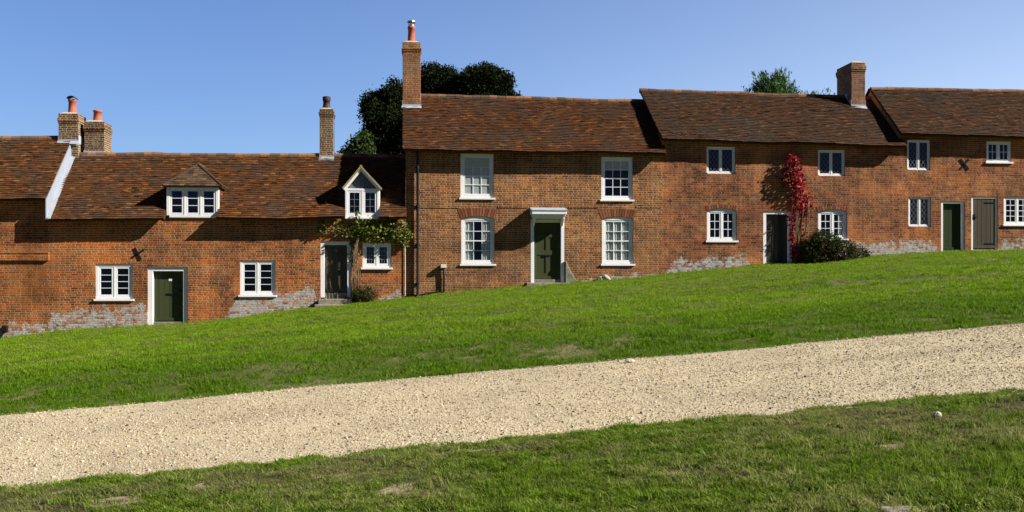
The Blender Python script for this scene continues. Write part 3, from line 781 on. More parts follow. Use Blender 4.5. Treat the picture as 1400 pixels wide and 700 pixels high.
BR_E = brick_mat('brick_red', [(0.095, 0.032, 0.014), (0.213, 0.063, 0.018), (0.285, 0.084, 0.023), (0.277, 0.105, 0.034), (0.158, 0.043, 0.016)], (0.359, 0.221, 0.124), 3.9, .55,
                 patches=[(X(1195), X(1282), .48), (X(1364), X(1440), .36)], base=_zb(XD, XD+5), orange=(.44, .15, .045), stain=.7)
BR_CH = brick_mat('brick_stock', [(0.061, 0.030, 0.017), (0.116, 0.052, 0.025), (0.166, 0.076, 0.036), (0.087, 0.033, 0.017)], (.33, .27, .18), 6.6, .8, joint=.019, moss=.25)
BR_CH2 = brick_mat('brick_chimney_red', [(0.113, 0.038, 0.018), (0.202, 0.069, 0.029), (0.247, 0.090, 0.035), (0.143, 0.048, 0.023)], (.38, .26, .15), 7.7, .6, moss=.15)
BR_CH3 = brick_mat('brick_chimney_dark', [(.11, .045, .028), (.2, .075, .04), (.25, .10, .05), (.11, .045, .03)], (.30, .23, .16), 9.9, .5, moss=.15)

# ---- far left cottage
A = House('cottage', 'tall-roofed brick cottage at the lower end of the terrace with a white rendered gable edge', X(-330), XA, ((0, 272), (66, 272)), ((0, 188), (79, 188.5)), BR_A, M['tile_left'], 'terraced brick cottages', er=.03)
A.finish()
C_, (xa, xb, zt) = chimney(A, 80, 107, 2.0, .8, 155, 190, BR_CH, (.16, .34))
pot(C_, X(99, 2.4), 2.4, zt+.05, .5, .135, M['pot'], 'hood')
xg = XA+.034; bl = lambda y: None
# ---- left cottage with two dormers
B = House('cottage', 'low brick cottage with two white dormer windows in its tiled roof', XA, XB, ((62, 300), (555, 297)), ((141, 210.5), (550, 213)), BR_B, M['tile_left'], 'terraced brick cottages', er=.03)
B.cuts = [(X(228), X(298.8)), (X(472), X(518.4))]
window(B, rect(130.5, 361, 181.5, 409), rows=4, fw=.085, st=.06, label='white casement window with a curved wire hook below its sill')
window(B, rect(328, 356, 376.5, 403.5), rows=4, fw=.075, st=.055)
window(B, rect(495.4, 332, 534.6, 366), rows=4, cols=3, style='square', fw=.075, st=.06, rec=.02)
r = rect(201.5, 364.5, 257, 445)
door(B, r, M['green'], .05, .18, .165, letterbox=(X(231), Z(231, 402.5)), plate=(X(231), Z(231, 382.5), ''), knob=(X(246), Z(246, 397)), threshold=.12, label='green boarded door with black letterbox')
r = rect(438, 330, 480, 406)
door(B, r, M['greybrown'], .03, .11, .13, plate=(X(458.5), Z(458.5, 342), '50'), threshold=.14, label='dark grey boarded door dappled by creeper shadow',
     step=[(X(436), X(481), .30, Z(458, 408.5), Z(458, 419)), (X(432), X(481.5), .62, Z(458, 415.8), Z(458, 428))])
tie_cross(B, 188.4, 347, .22, math.radians(35))
B.finish()
C_, (xa, xb, zt) = chimney(B, 115, 142.5, 2.2, .85, 166, 207, BR_CH, (.14, .34)); pot(C_, X(133.5, 2.6), 2.6, zt+.05, .40, .145, M['pot'])
C_, (xa, xb, zt) = chimney(B, 437, 455.5, 2.05, .55, 148.5, 214, BR_CH, (.12, .28)); pot(C_, X(446.5, 2.3), 2.3, zt+.05, .30, .13, M['pot_dark'], 'dark')
# white rendered gable of A above the roof of B
g = MB(); ys = [-.36+(RY+.3)*k/8 for k in range(9)]
for ya, yb in zip(ys, ys[1:]):
    g.hexa([(xg, ya, B.roof_z(XA, ya)+.03), (xg+.03, ya, B.roof_z(XA, ya)+.03), (xg+.03, yb, B.roof_z(XA, yb)+.03), (xg, yb, B.roof_z(XA, yb)+.03)],
           [(xg, ya, A.roof_z(XA, ya)-.02), (xg+.03, ya, A.roof_z(XA, ya)-.02), (xg+.03, yb, A.roof_z(XA, yb)-.02), (xg, yb, A.roof_z(XA, yb)-.02)])
    g.hexa([(xg+.03, ya, B.roof_z(XA, ya)+.03), (xg+.15, ya, B.roof_z(XA, ya)+.04), (xg+.15, yb, B.roof_z(XA, yb)+.04), (xg+.03, yb, B.roof_z(XA, yb)+.03)],
           [(xg+.03, ya, B.roof_z(XA, ya)+.09), (xg+.15, ya, B.roof_z(XA, ya)+.055), (xg+.15, yb, B.roof_z(XA, yb)+.055), (xg+.03, yb, B.roof_z(XA, yb)+.09)])
g.build('gable_render', M['render_white'], A.o)
# brick ledge on the far left wall
l = MB(); xa, z1 = at(-60, 344.5); xb = X(67.5); z0 = Z(30, 356)
l.box(xa, xb, -.07, .0, z0, z1-.04); l.box(xa, xb+.01, -.085, .0, z1-.04, z1); l.build('ledge', BR_A, A.o, bevel=.006)
m_ = MB(); x, z = at(9, 452); m_.box(x-.1, x+.06, -.16, .0, z-.02, z+.16); m_.tube([(x-.05, -.1, z), (x-.12, -.12, z-.2), (x-.2, -.12, z-.3)], .03, 8); m_.build('drain_hopper', M['iron'], A.o, bevel=.01)

def dormer_hip(H):
    """hipped dormer: window front, tile-hung cheeks, little hipped roof"""
    Yf = -.06; xa, zt = at(228, 254.5, Yf); xb, _ = at(298.8, 254.5, Yf); zb = Z(263, 297.5, Yf)
    D = MB(); ztop = zt+.01
    back = lambda z, x: np.interp(z, [H.roof_z(x, -.33), H.rz(x)], [-.33, RY])
    # cheeks as tile hanging
    for x, sx in ((xa, -1), (xb, 1)):
        z = H.roof_z(x, Yf)-.05; k = 0
        while z < ztop-.02:
            z2 = min(z+.1, ztop); yb_ = float(back(z2, x))+.08; y = Yf+.1; y -= (k % 2)*.08
            while y < yb_:
                o = .022; a, b = max(y, Yf+.095), min(y+.16, yb_)
                if b-a > .02:
                    D.hexa([(x, a, z), (x+sx*o, a, z), (x+sx*o, b-.004, z), (x, b-.004, z)], [(x, a, z2), (x+sx*.008, a, z2), (x+sx*.008, b-.004, z2), (x, b-.004, z2)], tone=min(1, max(0, random.gauss(.62, .25))))
                y += .164
            z += .1; k += 1
        D.quad((x, Yf+.09, H.roof_z(x, Yf)-.1), (x, float(back(ztop, x))+.05, ztop), (x, Yf+.09, ztop))
    D.box(xa+.005, xb-.005, Yf+.0905, Yf+.6, zb-.06, zb-.01); P = D.build('dormer', H.tile, H.o); P['label'] = 'hipped dormer with a three-light white window'
    window(H, (xa-.01, xb+.01, zb, ztop), lights=3, rows=3, fw=.10, st=.06, mull=.06, y0=Yf, cut=False, parent=P, sill=False, name='window_frame')
    # roof
    R = MB(); ov = .10; e0 = Vector((xa-ov, Yf-.14, ztop-.015)); e1 = Vector((xb+ov+.03, Yf-.14, ztop-.015))
    ax, az = at(271, 226, .62); ap = Vector((ax, .62, az)); yr = float(back(az, ax)); rb = Vector((ax, yr+.1, az))
    l_back = Vector((e0.x, float(back(e0.z, e0.x)), e0.z)); r_back = Vector((e1.x, float(back(e1.z, e1.x)), e1.z))
    def slope(p0, p1, t0, t1, n):
        """tile courses between the eave p0-p1 and the top t0-t1"""
        nrm = (p1-p0).cross(t0-p0).normalized()
        for j in range(n):
            a, b = j/n, min(1, (j+1.6)/n)
            A0, A1 = p0.lerp(t0, a), p1.lerp(t1, a); B0, B1 = p0.lerp(t0, b), p1.lerp(t1, b)
            w = (A1-A0).length; m = max(1, int(w/.165)); off = (j % 2)*.5
            cuts = sorted({0.0, 1.0} | {min(1, max(0, (k+off)/m)) for k in range(m+1)})
            for u, v in zip(cuts, cuts[1:]):
                if (v-u)*w < .01: continue
                g_ = .003/max(w, .1); lf = random.uniform(-.002, .004)
                P0, P1 = A0.lerp(A1, u+g_)+nrm*(.032+lf), A0.lerp(A1, v-g_)+nrm*(.032+lf); Q0, Q1 = B0.lerp(B1, u)+nrm*.008, B0.lerp(B1, v)+nrm*.008
                L0, L1 = P0-nrm*.018, P1-nrm*.018; t = min(1, max(0, random.gauss(.35, .22)))
                R.quad(P0, P1, Q1, Q0, tone=t); R.quad(L0, L1, P1, P0, tone=t)
        R.quad(p0, p1, t1, t0); R.quad(t0-nrm*.05, t1-nrm*.05, p1-nrm*.05, p0-nrm*.05); R.quad(p0-nrm*.05, p1-nrm*.05, p1, p0)
    slope(e0, e1, ap, ap+Vector((.02, 0, 0)), 11)
    slope(e1, r_back, ap, rb, 10); slope(l_back, e0, rb, ap, 10)
    for p in (e0, e1):
        q = [p.lerp(ap, t)+Vector((0, 0, .035)) for t in (0, .25, .5, .75, 1)]; R.tube(q, .032, 6, tone=.12)
    R.tube([ap+Vector((0, -.05, .04)), ap+Vector((0, .5, .04)), rb+Vector((0, 0, .04))], [.055, .05, .05], 7, tone=.45)
    R.build('dormer_roof', M['tile_dormer'], P)
    return P
def dormer_gable(H):
    Yf = -.05; xa, zt = at(472, 257.5, Yf); xb, _ = at(518.4, 257.5, Yf); zb = Z(495, 297, Yf)
    ax, az = at(493.6, 230, Yf); back = lambda z, x: float(np.interp(z, [H.roof_z(x, -.33), H.rz(x)], [-.33, RY]))
    D = MB()
    for x, sx in ((xa, -1), (xb, 1)):
        D.hexa([(x-.02, Yf+.09, zb-.1), (x+.02, Yf+.09, zb-.1), (x+.02, 1.4, zb-.1), (x-.02, 1.4, zb-.1)], [(x-.02, Yf+.09, zt+.03), (x+.02, Yf+.09, zt+.03), (x+.02, 1.4, zt+.03), (x-.02, 1.4, zt+.03)], tone=.5)
    D.box(xa, xb, Yf+.095, Yf+.5, zb-.09, zb-.02)
    P = D.build('dormer', M['cream'], H.o); P['label'] = 'gabled dormer with white bargeboards and dark blue-grey boarded gable'
    window(H, (xa, xb, zb, zt), lights=2, rows=3, cols=2, style='square', fw=.075, st=.06, mull=.06, y0=Yf, cut=False, parent=P, sill=True, name='window_frame', sillw=.0)
    G = MB(); n = 9                                   # vertical boards in the gable
    for k in range(n):
        a, b = xa+(xb-xa)*k/n+.003, xa+(xb-xa)*(k+1)/n-.003; hz = lambda x: zt+max(.001, (az-zt-.04)*(1-abs((x-ax)/((xb-xa)/2))))
        pts = [(a, zt+.002), (b, zt+.002), (b, hz(b))]+([(ax, hz(ax))] if a < ax < b else [])+[(a, hz(a))]
        G.extrude(pts, Yf+.05, Yf+.075, tone=random.random())
    G.build('gable_boarding', M['slate_board'], P)
    BB = MB(); ov = .075; el = Vector((xa-ov, 0, zt-.02)); er = Vector((xb+ov, 0, zt-.02)); ap = Vector((ax, 0, az+.03)); wd = .1
    for e in (el, er):
        d = (ap-e).normalized(); nrm = Vector((-d.z, 0, d.x)); nrm = nrm if nrm.z < 0 else -nrm
        q = [e, ap, ap+Vector((0, 0, -wd*1.35)), e+nrm*wd]
        pts = [(p.x, p.z) for p in q]
        if e is el: pts = pts[::-1]
        BB.extrude(pts, Yf-.06, Yf-.03)
    BB.build('bargeboard', M['white'], P, bevel=.004)
    R = MB(); yb = back(az, ax)+.1
    for e, sg in ((el, -1), (er, 1)):
        d = (ap-e); L = d.length; nc = int(L/.1)+1; up = Vector((-d.z, 0, d.x)).normalized(); up = up if up.z > 0 else -up
        for j in range(nc):
            p = e+d*(j/nc); q = e+d*min(1, (j+1.6)/nc); y = Yf-.10-(j % 2)*.0; k = 0
            while y < min(yb, 2.0):
                y2 = y+.16; t = min(1, max(0, random.gauss(.5, .2)))
                a = [p+up*.03, q+up*.008]
                R.quad((a[0].x, y, a[0].z), (a[0].x, y2-.004, a[0].z), (a[1].x, y2-.004, a[1].z), (a[1].x, y, a[1].z), tone=t)
                R.quad((p.x, y, p.z), (p.x, y2-.004, p.z), (a[0].x, y2-.004, a[0].z), (a[0].x, y, a[0].z), tone=t); y = y2
            R.hexa([(p.x, Yf-.10, p.z-.01), (q.x, Yf-.10, q.z-.01), (q.x, Yf-.05, q.z-.01), (p.x, Yf-.05, p.z-.01)], [(p.x+up.x*.03, Yf-.10, p.z+.028), (q.x+up.x*.03, Yf-.10, q.z+.028), (q.x+up.x*.03, Yf-.05, q.z+.028), (p.x+up.x*.03, Yf-.05, p.z+.028)], tone=.9)
        R.bar((e.x, Yf-.085, e.z+.012), (ap.x, Yf-.085, ap.z+.012), .055, .05, tone=.8)
        R.quad((e.x, Yf-.1, e.z), (e.x, 1.6, e.z), (ap.x, 1.9, ap.z), (ap.x, Yf-.1, ap.z))
    R.tube([(ap.x, Yf-.09, ap.z+.03), (ap.x, .5, ap.z+.03), (ap.x, yb, ap.z+.03)], .045, 8, tone=.8)
    R.build('dormer_roof', M['tile_mossy'], P)
    return P
M['tile_dormer'] = tile_mat('clay_tile_mossy', [(0, (.05, .035, .022)), (.4, (.10, .062, .038)), (.75, (.155, .095, .055)), (1, (.22, .15, .09))], .3, .6)
M['tile_mossy'] = tile_mat('clay_tile_lichen', [(0, (.2, .15, .08)), (.5, (.3, .23, .12)), (1, (.42, .34, .2))], .2, .6)
dormer_hip(B); dormer_gable(B)

# ---- middle house with sash windows
Cc = House('cottage', 'two-storey tan brick house with white sash windows and a hooded green front door', XB, XC, ((550, 204.5), (908, 209.5)), ((577, 131), (868, 138)), BR_C, M['tile_mid'], 'terraced brick cottages', el=.09, er=.06)
kw = dict(lights=1, cols=3, rows=4, fw=.085, st=.05, rec=.035, bar=.022, top_off=1)
window(Cc, rect(629.5, 210, 675, 270.5), blind=.99, panel=True, **{**kw, 'fw': .09})
window(Cc, rect(822, 214.5, 865, 273), blind=.28, **kw)
window(Cc, rect(630.5, 295.5, 676, 361), rise=.10, curtain=.36, arch=.27, **kw)
window(Cc, rect(823, 296, 866, 361), rise=.10, curtain=.55, arch=.27, **kw)
r = rect(725.5, 300, 771.5, 387)
xs0, xs1 = X(719), X(779)
door(Cc, r, M['green'], .0, .10, .115, style='panels', threshold=.13, letterbox=(X(748), Z(748, 349.5)), knob=(X(748), Z(748, 320)),
     step=[(X(718.5), X(779), .34, Z(748, 386.5), Z(748, 402))], label='panelled green front door under a lead-topped hood')
hd = MB(); Yh = -.58; xa, xb = X(727.5, Yh), X(775, Yh); zt, zb = Z(750, 286, Yh), Z(750, 299, Yh)
hd.box(xa+.06, xb-.06, Yh+.1, 0, zb+.02, zb+.09); hd.box(xa+.03, xb-.03, Yh+.05, 0, zb+.0905, zb+.15); hd.box(xa, xb, Yh, 0, zb+.1505, zt-.05)
for x in (xa+.10, xb-.10): hd.extrude([(x-.045, zb-.02), (x+.045, zb-.02), (x+.045, zb+.0195), (x-.045, zb+.0195)], Yh+.14, 0.0); hd.hexa([(x-.04, -.12, zb-.22), (x+.04, -.12, zb-.22), (x+.04, 0, zb-.22), (x-.04, 0, zb-.22)], [(x-.04, Yh+.2, zb-.0205), (x+.04, Yh+.2, zb-.0205), (x+.04, 0, zb-.0205), (x-.04, 0, zb-.0205)])
Hd = hd.build('door_hood', M['white'], Cc.o, bevel=.008)
ld = MB(); ld.hexa([(xa-.02, Yh-.02, zt-.0495), (xb+.02, Yh-.02, zt-.0495), (xb+.02, 0, zt-.0495), (xa-.02, 0, zt-.0495)], [(xa-.02, Yh-.02, zt-.02), (xb+.02, Yh-.02, zt-.02), (xb+.02, 0, zt+.1), (xa-.02, 0, zt+.1)]); ld.build('lead_cap', M['lead'], Hd, bevel=.006)
Cc.finish()
C_, (xa, xb, zt) = chimney(Cc, 550.5, 575, 1.62, .75, 57, 149, BR_CH2, (.22, .34)); pot(C_, X(562.5, 2.0), 2.0, zt+.05, .58, .13, M['pot'], 'steel')
# string course, downpipe, electricity box with its cable
sc = MB(); za = Z(600, 282.5); sc.box(XB+.15, XC-.02, -.018, .004, za-.04, za+.02)
# string course is broken by the hood and window arches, so it is laid in short runs
sc = MB()
for a, b in ((560, 628), (681, 722), (778, 818), (870, 904)):
    sc = MB(); sc.box(X(a), X(b), -.016, .004, Z((a+b)/2, 284), Z((a+b)/2, 281.6)); sc.build('string_course', BR_C, Cc.o)
x, z1 = at(571, 213); z0 = Z(571, 408); y = -.085
dp = MB(); dp.tube([(x-.03, -.26, z1+.12), (x-.01, -.2, z1+.05), (x, y, z1-.12), (x, y, z0+.12), (x-.02, y-.02, z0+.06), (x-.05, y-.1, z0)], .045, 10)
DP = dp.build('downpipe', M['pipe'], Cc.o, smooth=True)
for k in range(4):
    br = MB(); zz = z0+.5+(z1-z0-.9)*k/3; br.tube([(x, y, zz-.04), (x, y, zz+.04)], .056, 10); br.box(x-.07, x+.07, y+.04, -.001, zz-.025, zz+.025)
    br.build('pipe_bracket', M['pipe'], DP)
x, z1 = at(606, 364); z0 = Z(606, 403)
eb = MB(); eb.box(x-.09, x+.09, -.16, -.001, z1-.06, z1+.06); EB = eb.build('outlet_box', M['cream'], Cc.o, bevel=.01)
cb = MB(); cb.tube([(x+.02, -.07, z1-.06), (x+.03, -.06, z1-.4), (x+.02, -.06, z0+.12), (x-.1, -.06, z0+.02)], .035, 8); cb.tube([(x-.05, -.03, z0+.15), (x-.5, -.025, z0+.06), (X(572), -.02, z0+.0), (X(556), -.02, z0-.02)], .014, 6)
cb.build('cable', M['pipe'], EB, smooth=True)
tc = MB(); x, z = at(554, 214); tc.tube([(x-.02, -.03, Z(554, 300)), (x, -.03, Z(554, 350)), (x, -.03, Z(554, 404))], .012, 6); tc.build('wall_cable', M['cream'], B.o)

# ---- cottage with the red creeper
Dd = House('cottage', 'red-brown brick cottage with leaded upper windows and arched lower windows', XC, XD, ((905.5, 190), (1232, 199.8)), ((872, 123.5), (1140, 132)), BR_D, M['tile_right'], 'terraced brick cottages', el=.06, er=.12, skew=-.2)
window(Dd, rect(966, 200.5, 1005.5, 237.5), style='diamond', fw=.055, st=.035, mull=.03, rec=.05, sill=False, label='leaded casement window with white bottom rail')
window(Dd, rect(1118.3, 204.8, 1155.6, 240.5), style='diamond', fw=.055, st=.035, mull=.03, rec=.05, sill=False)
window(Dd, rect(966.5, 284.5, 1007.5, 329), rows=3, cols=2, fw=.085, st=.04, rise=.11, rec=.045, arch=.12, mat_sill=1)
window(Dd, rect(1118.5, 286, 1158.5, 326.5), rows=3, cols=2, fw=.085, st=.04, rise=.11, rec=.045, arch=.12, curtain=-.22)
door(Dd, rect(1043.5, 288.8, 1083, 364), M['black_door'], .03, .15, .115, threshold=.04, label='black boarded door half hidden by red creeper')
Dd.finish()
C_, (xa, xb, zt) = chimney(Dd, 1164, 1183, 1.62, 1.25, 85, 147, BR_CH3, (.12, .34))
# ---- upper right cottage
Ee = House('cottage', 'brick cottage at the upper end of the terrace with two plank doors side by side', XD, X(1880), ((1225, 183), (1400, 187.3)), ((1185, 121), (1400, 125)), BR_E, M['tile_right'], 'terraced brick cottages', el=.07, skew=.08)
window(Ee, rect(1240.3, 191.3, 1272, 232.5), style='diamond', fw=.05, st=.03, mull=.035, rec=.04, sill=False)
window(Ee, rect(1242, 269, 1273, 309.8), style='diamond', fw=.05, st=.03, mull=.035, rec=.04, sill=False)
window(Ee, rect(1348.6, 193.3, 1382.6, 221.5), rows=2, cols=2, fw=.07, st=.035, rec=.03)
window(Ee, rect(1372.3, 269, 1410, 307), rows=4, cols=2, fw=.07, st=.035, rec=.03)
door(Ee, rect(1286.7, 275, 1319.4, 344.8), M['dark_green'], .03, .14, .085, threshold=.06, label='dark green plank door')
D2 = door(Ee, rect(1328, 268.8, 1364, 342.8), M['greybrown'], .025, .045, .075, threshold=.06, label='grey-brown plank door with iron latch', step=[(X(1327), X(1366), .12, Z(1346, 342), Z(1346, 352))])
for pz in (277, 333): hg = MB(); hg.box(X(1347), X(1360), .03, .0445, Z(1350, pz+.6), Z(1350, pz-.6)); hg.build('hinge', M['iron'], D2)
hg = MB(); hg.box(X(1331), X(1334), .015, .0445, Z(1333, 300), Z(1333, 293)); hg.tube([(X(1332), .01, Z(1332, 297)), (X(1336), .0, Z(1336, 297.5))], .014, 6)
hg.build('latch', M['iron'], D2)
tie_cross(Ee, 1318.4, 224.5, .24, math.radians(48))
Ee.finish()

# ------------------------------------------------------------------ vegetation
def leaf_cloud(pts, size, rng, up=None, aspect=1.5, droop=0.0, face=None):
    """one folded four-cornered leaf at each point: verts, faces"""
    n = len(pts); size = np.broadcast_to(size, (n,))*rng.uniform(.65, 1.3, n)
    d = rng.normal(size=(n, 3)); d[:, 2] -= droop
    if up is not None: d = d*.55+up
    d /= np.linalg.norm(d, axis=1)[:, None]
    r = rng.normal(size=(n, 3))
    if face is not None: r = r*.6+face
    w = np.cross(d, r); w /= np.linalg.norm(w, axis=1)[:, None]+1e-9
    nn = np.cross(w, d); l = size[:, None]; b = l/aspect
    v = np.stack([pts-d*l*.5, pts+w*b*.5+nn*b*.12, pts+d*l*.5, pts-w*b*.5+nn*b*.12], 1).reshape(-1, 3)
    return v, np.arange(4*n).reshape(n, 4)

def crown(lobes, n_clump, per, leaf, rng, spread=.16, zlo=-.8, upb=.25, droop=0):
    """leaf clumps scattered through the shells of several uneven lobes (cx,cy,cz,rx,ry,rz)"""
    P = []; T = []
    wts = np.array([l[3]*l[5] for l in lobes]); cnt = (wts/wts.sum()*n_clump).astype(int)
    for (cx, cy, cz, rx, ry, rz), c in zip(lobes, cnt):
        d = rng.normal(size=(c, 3)); d /= np.linalg.norm(d, axis=1)[:, None]; d = d[d[:, 2] > zlo]; c = len(d)
        ns = np.array([mnoise.noise((float(a)*2.2+cx, float(b)*2.2+cy, float(e)*2.2+cz)) for a, b, e in d])
        ns2 = np.array([mnoise.noise((float(a)*6+cx, float(b)*6, float(e)*6+cz)) for a, b, e in d])
        rad = .84*(1+.30*ns+.24*ns2)*rng.uniform(.5, 1, c)**.3
        q = np.array([cx, cy, cz])+d*rad[:, None]*np.array([rx, ry, rz])
        tone = np.clip(.5+.5*ns2+rng.normal(0, .16, c), 0, 1)
        for k in range(per):
            P.append(q+rng.normal(0, spread*(1-.65*k/per), (c, 3))*np.array([1, 1, .8])+(d*.6+np.array([0, 0, .8]))*spread*1.6*(k/per)); T.append(np.clip(tone+rng.normal(0, .15, c), 0, 1))
    P = np.concatenate(P); T = np.concatenate(T); up = np.array([0, 0, upb])
    v, f = leaf_cloud(P, leaf, rng, up=up, aspect=1.8, droop=droop)
    return v, f, T

M['yew'] = leaf_mat('yew_needles', [(0, (.006, .010, .004)), (.6, (.014, .022, .008)), (1, (.03, .042, .014))], .12, .9, .8, .5, .05)
M['bush'] = leaf_mat('broad_leaves', [(0, (.02, .036, .009)), (.6, (.045, .078, .018)), (1, (.10, .14, .035))], .25, .7, 1.2, .6, .08)
M['conifer'] = leaf_mat('conifer_sprays', [(0, (.035, .08, .02)), (.6, (.065, .14, .035)), (1, (.11, .20, .055))], .2, .5)
M['vine'] = leaf_mat('climber_leaves', [(0, (.04, .055, .010)), (.4, (.08, .11, .016)), (.75, (.17, .20, .03)), (1, (.34, .32, .07))], .35, .5, 1.2, .6, .2)
M['red'] = leaf_mat('creeper_leaves', [(0, (.03, .012, .008)), (.25, (.13, .006, .012)), (.5, (.30, .008, .022)), (.75, (.46, .014, .04)), (.92, (.52, .05, .07)), (1, (.28, .12, .05))], .3, .6, 1.2, .6, .12)
M['shrub'] = leaf_mat('shrub_leaves', [(0, (.016, .022, .008)), (.5, (.036, .048, .014)), (.85, (.065, .078, .022)), (1, (.15, .11, .05))], .15, .85, 2.5, .6, .06)

def trunk(T, x, y, z0, h, r, limbs, rng):
    t = MB(); pts = [Vector((x+rng.normal(0, .06)*k, y, z0-.3+h*k/5)) for k in range(6)]
    t.tube(pts, [r*(1-.13*k)*(1.35 if k == 0 else 1) for k in range(6)], 9)
    for lx, ly, lz in limbs:
        b = pts[3].lerp(pts[5], rng.uniform(0, 1)); e = Vector((lx, ly, lz)); m_ = b.lerp(e, .5)+Vector((0, 0, .15))
        t.tube([b, m_, e], [r*.42, r*.28, r*.08], 6)
    return t.build('trunk', M['bark'], T, smooth=True)
def tree(name, label, x, y, lobes, mat, n, per, leaf, r, seed, group=None, **kw):
    rng = np.random.default_rng(seed); z0 = float(ground_z(x, y)); T = thing(name, label, 'tree', (x, y, z0), group)
    top = max(l[2] for l in lobes)
    trunk(T, x, y, z0, top-z0, r, [(l[0], l[1], l[2]) for l in lobes], rng)
    if n > 3000:
        ex = []
        for l in lobes:
            for q in range(7):
                a, b = rng.uniform(0, 2*PI), rng.uniform(-.2, 1.3); k = rng.uniform(.2, .42)
                ex.append((l[0]+l[3]*.82*math.cos(a)*math.cos(b), l[1]+l[4]*.82*math.sin(a)*math.cos(b), l[2]+l[5]*.82*math.sin(b), l[3]*k, l[4]*k, l[5]*k*rng.uniform(.8, 1.5)))
        lobes = lobes+ex; n = int(n*1.25)
    v, f, t = crown(lobes, n, per, leaf, rng, **kw); npmesh('crown', v, f, mat, T, t); return T
def lobe(px, py, Y, rx, rz, ry=None):
    x, z = at(px, py, Y); k = (Y+DIST)/FPX; return (x, Y, z, rx*k, (ry or rx)*k, rz*k)
Y = 11.0
tree('yew_tree', 'dark evergreen tree showing between the dormer cottage ridge and the tall chimney', X(536, Y), Y, [lobe(533, 175, Y, 34, 44), lobe(552, 212, Y, 50, 62), lobe(520, 212, Y, 26, 42), lobe(539, 141, Y, 22, 20), lobe(511, 147, Y, 14, 16)], M['yew'], 8840, 9, .11, .32, 3, 'evergreens behind the terrace')
Y = 12.5
tree('yew_tree', 'dark evergreen tree rising just right of the tall chimney', X(598, Y), Y, [lobe(598, 120, Y, 24, 24), lobe(615, 132, Y, 26, 24), lobe(596, 172, Y, 44, 44), lobe(580, 125, Y, 16, 18)], M['yew'], 7140, 9, .11, .3, 4, 'evergreens behind the terrace')
Y = 11.6
tree('yew_tree', 'dark evergreen tree with broad lumpy top behind the middle of the sash-window roof', X(660, Y), Y, [lobe(654, 118, Y, 30, 24), lobe(680, 123, Y, 20, 22), lobe(638, 137, Y, 22, 22), lobe(662, 167, Y, 46, 46), lobe(698, 141, Y, 9, 10)], M['yew'], 7140, 9, .11, .3, 5, 'evergreens behind the terrace')
Y = 7.5
tree('small_tree', 'small lighter green leafy tree peeping over the ridge beside the slim chimney', X(492, Y), Y, [lobe(493, 207, Y, 15, 14), lobe(478, 217, Y, 11, 8), lobe(499, 196, Y, 8, 9), lobe(490, 235, Y, 24, 24)], M['bush'], 900, 8, .15, .1, 6)
# feathery conifer behind the creeper cottage
def conifer(px, py_top, py_low, Y, half, label, seed):
    rng = np.random.default_rng(seed); x, zt = at(px, py_top, Y); k = (Y+DIST)/FPX; z0 = float(ground_z(x, Y))
    T = thing('conifer_tree', label, 'tree', (x, Y, z0)); P = []; D = []; TT = []
    trunk(T, x, Y, z0, zt-z0-1.0, .2, [], rng)
    v0, f0, t0 = crown([(x, Y, zt-1.35, half*k*.78, half*k*.7, 1.0), (x-half*k*.5, Y, zt-1.5, half*k*.45, half*k*.5, .75), (x+half*k*.5, Y, zt-1.55, half*k*.45, half*k*.5, .7)], int(620*half/50), 9, .085, rng, spread=.13, upb=.9)
    for b in range(380):
        lv = rng.uniform(0, 1)**.8; a = rng.uniform(0, 2*PI); zb = zt-.9-lv*3.2; R = half*k*(.35+.75*lv)*rng.uniform(.75, 1.12)
        if rng.uniform() < .16: R *= 1.15
        tip = np.array([x+R*math.cos(a), Y+R*math.sin(a), zb+.55+rng.uniform(0, .75)*(1.15-lv)])
        if lv < .12: tip = np.array([x+rng.normal(0, .45), Y+rng.normal(0, .3), zt-rng.uniform(0, .55)])
        root = np.array([x, Y, zb-.4]); n = 46
        s_ = rng.uniform(.15, 1, n)**.7; q = root+(tip-root)*s_[:, None]; q[:, 2] -= .25*np.sin(s_*PI)*R*.5
        q += rng.normal(0, 1, (n, 3))*(.05+.10*(1-s_))[:, None]
        d = (tip-root)/np.linalg.norm(tip-root)+np.array([0, 0, .35]); P.append(q); D.append(np.repeat(d[None]*1.6, n, 0)); TT.append(np.clip(rng.uniform(.2, .8)+rng.normal(0, .12, n)+.15*s_, 0, 1))
    P = np.concatenate(P); v, f = leaf_cloud(P, .19, rng, up=np.concatenate(D), aspect=4.2)
    v = np.concatenate([v, v0]); f = np.concatenate([f, f0+len(f)*4]); npmesh('crown', v, f, M['conifer'], T, np.concatenate(TT+[t0*.7]))
conifer(1057, 95, 130, 9.5, 50, 'bright green feathery conifer poking above the creeper cottage roof', 8)
conifer(1112, 122, 130, 10.5, 5, 'thin conifer tip just showing over the roof left of the dark chimney', 9)

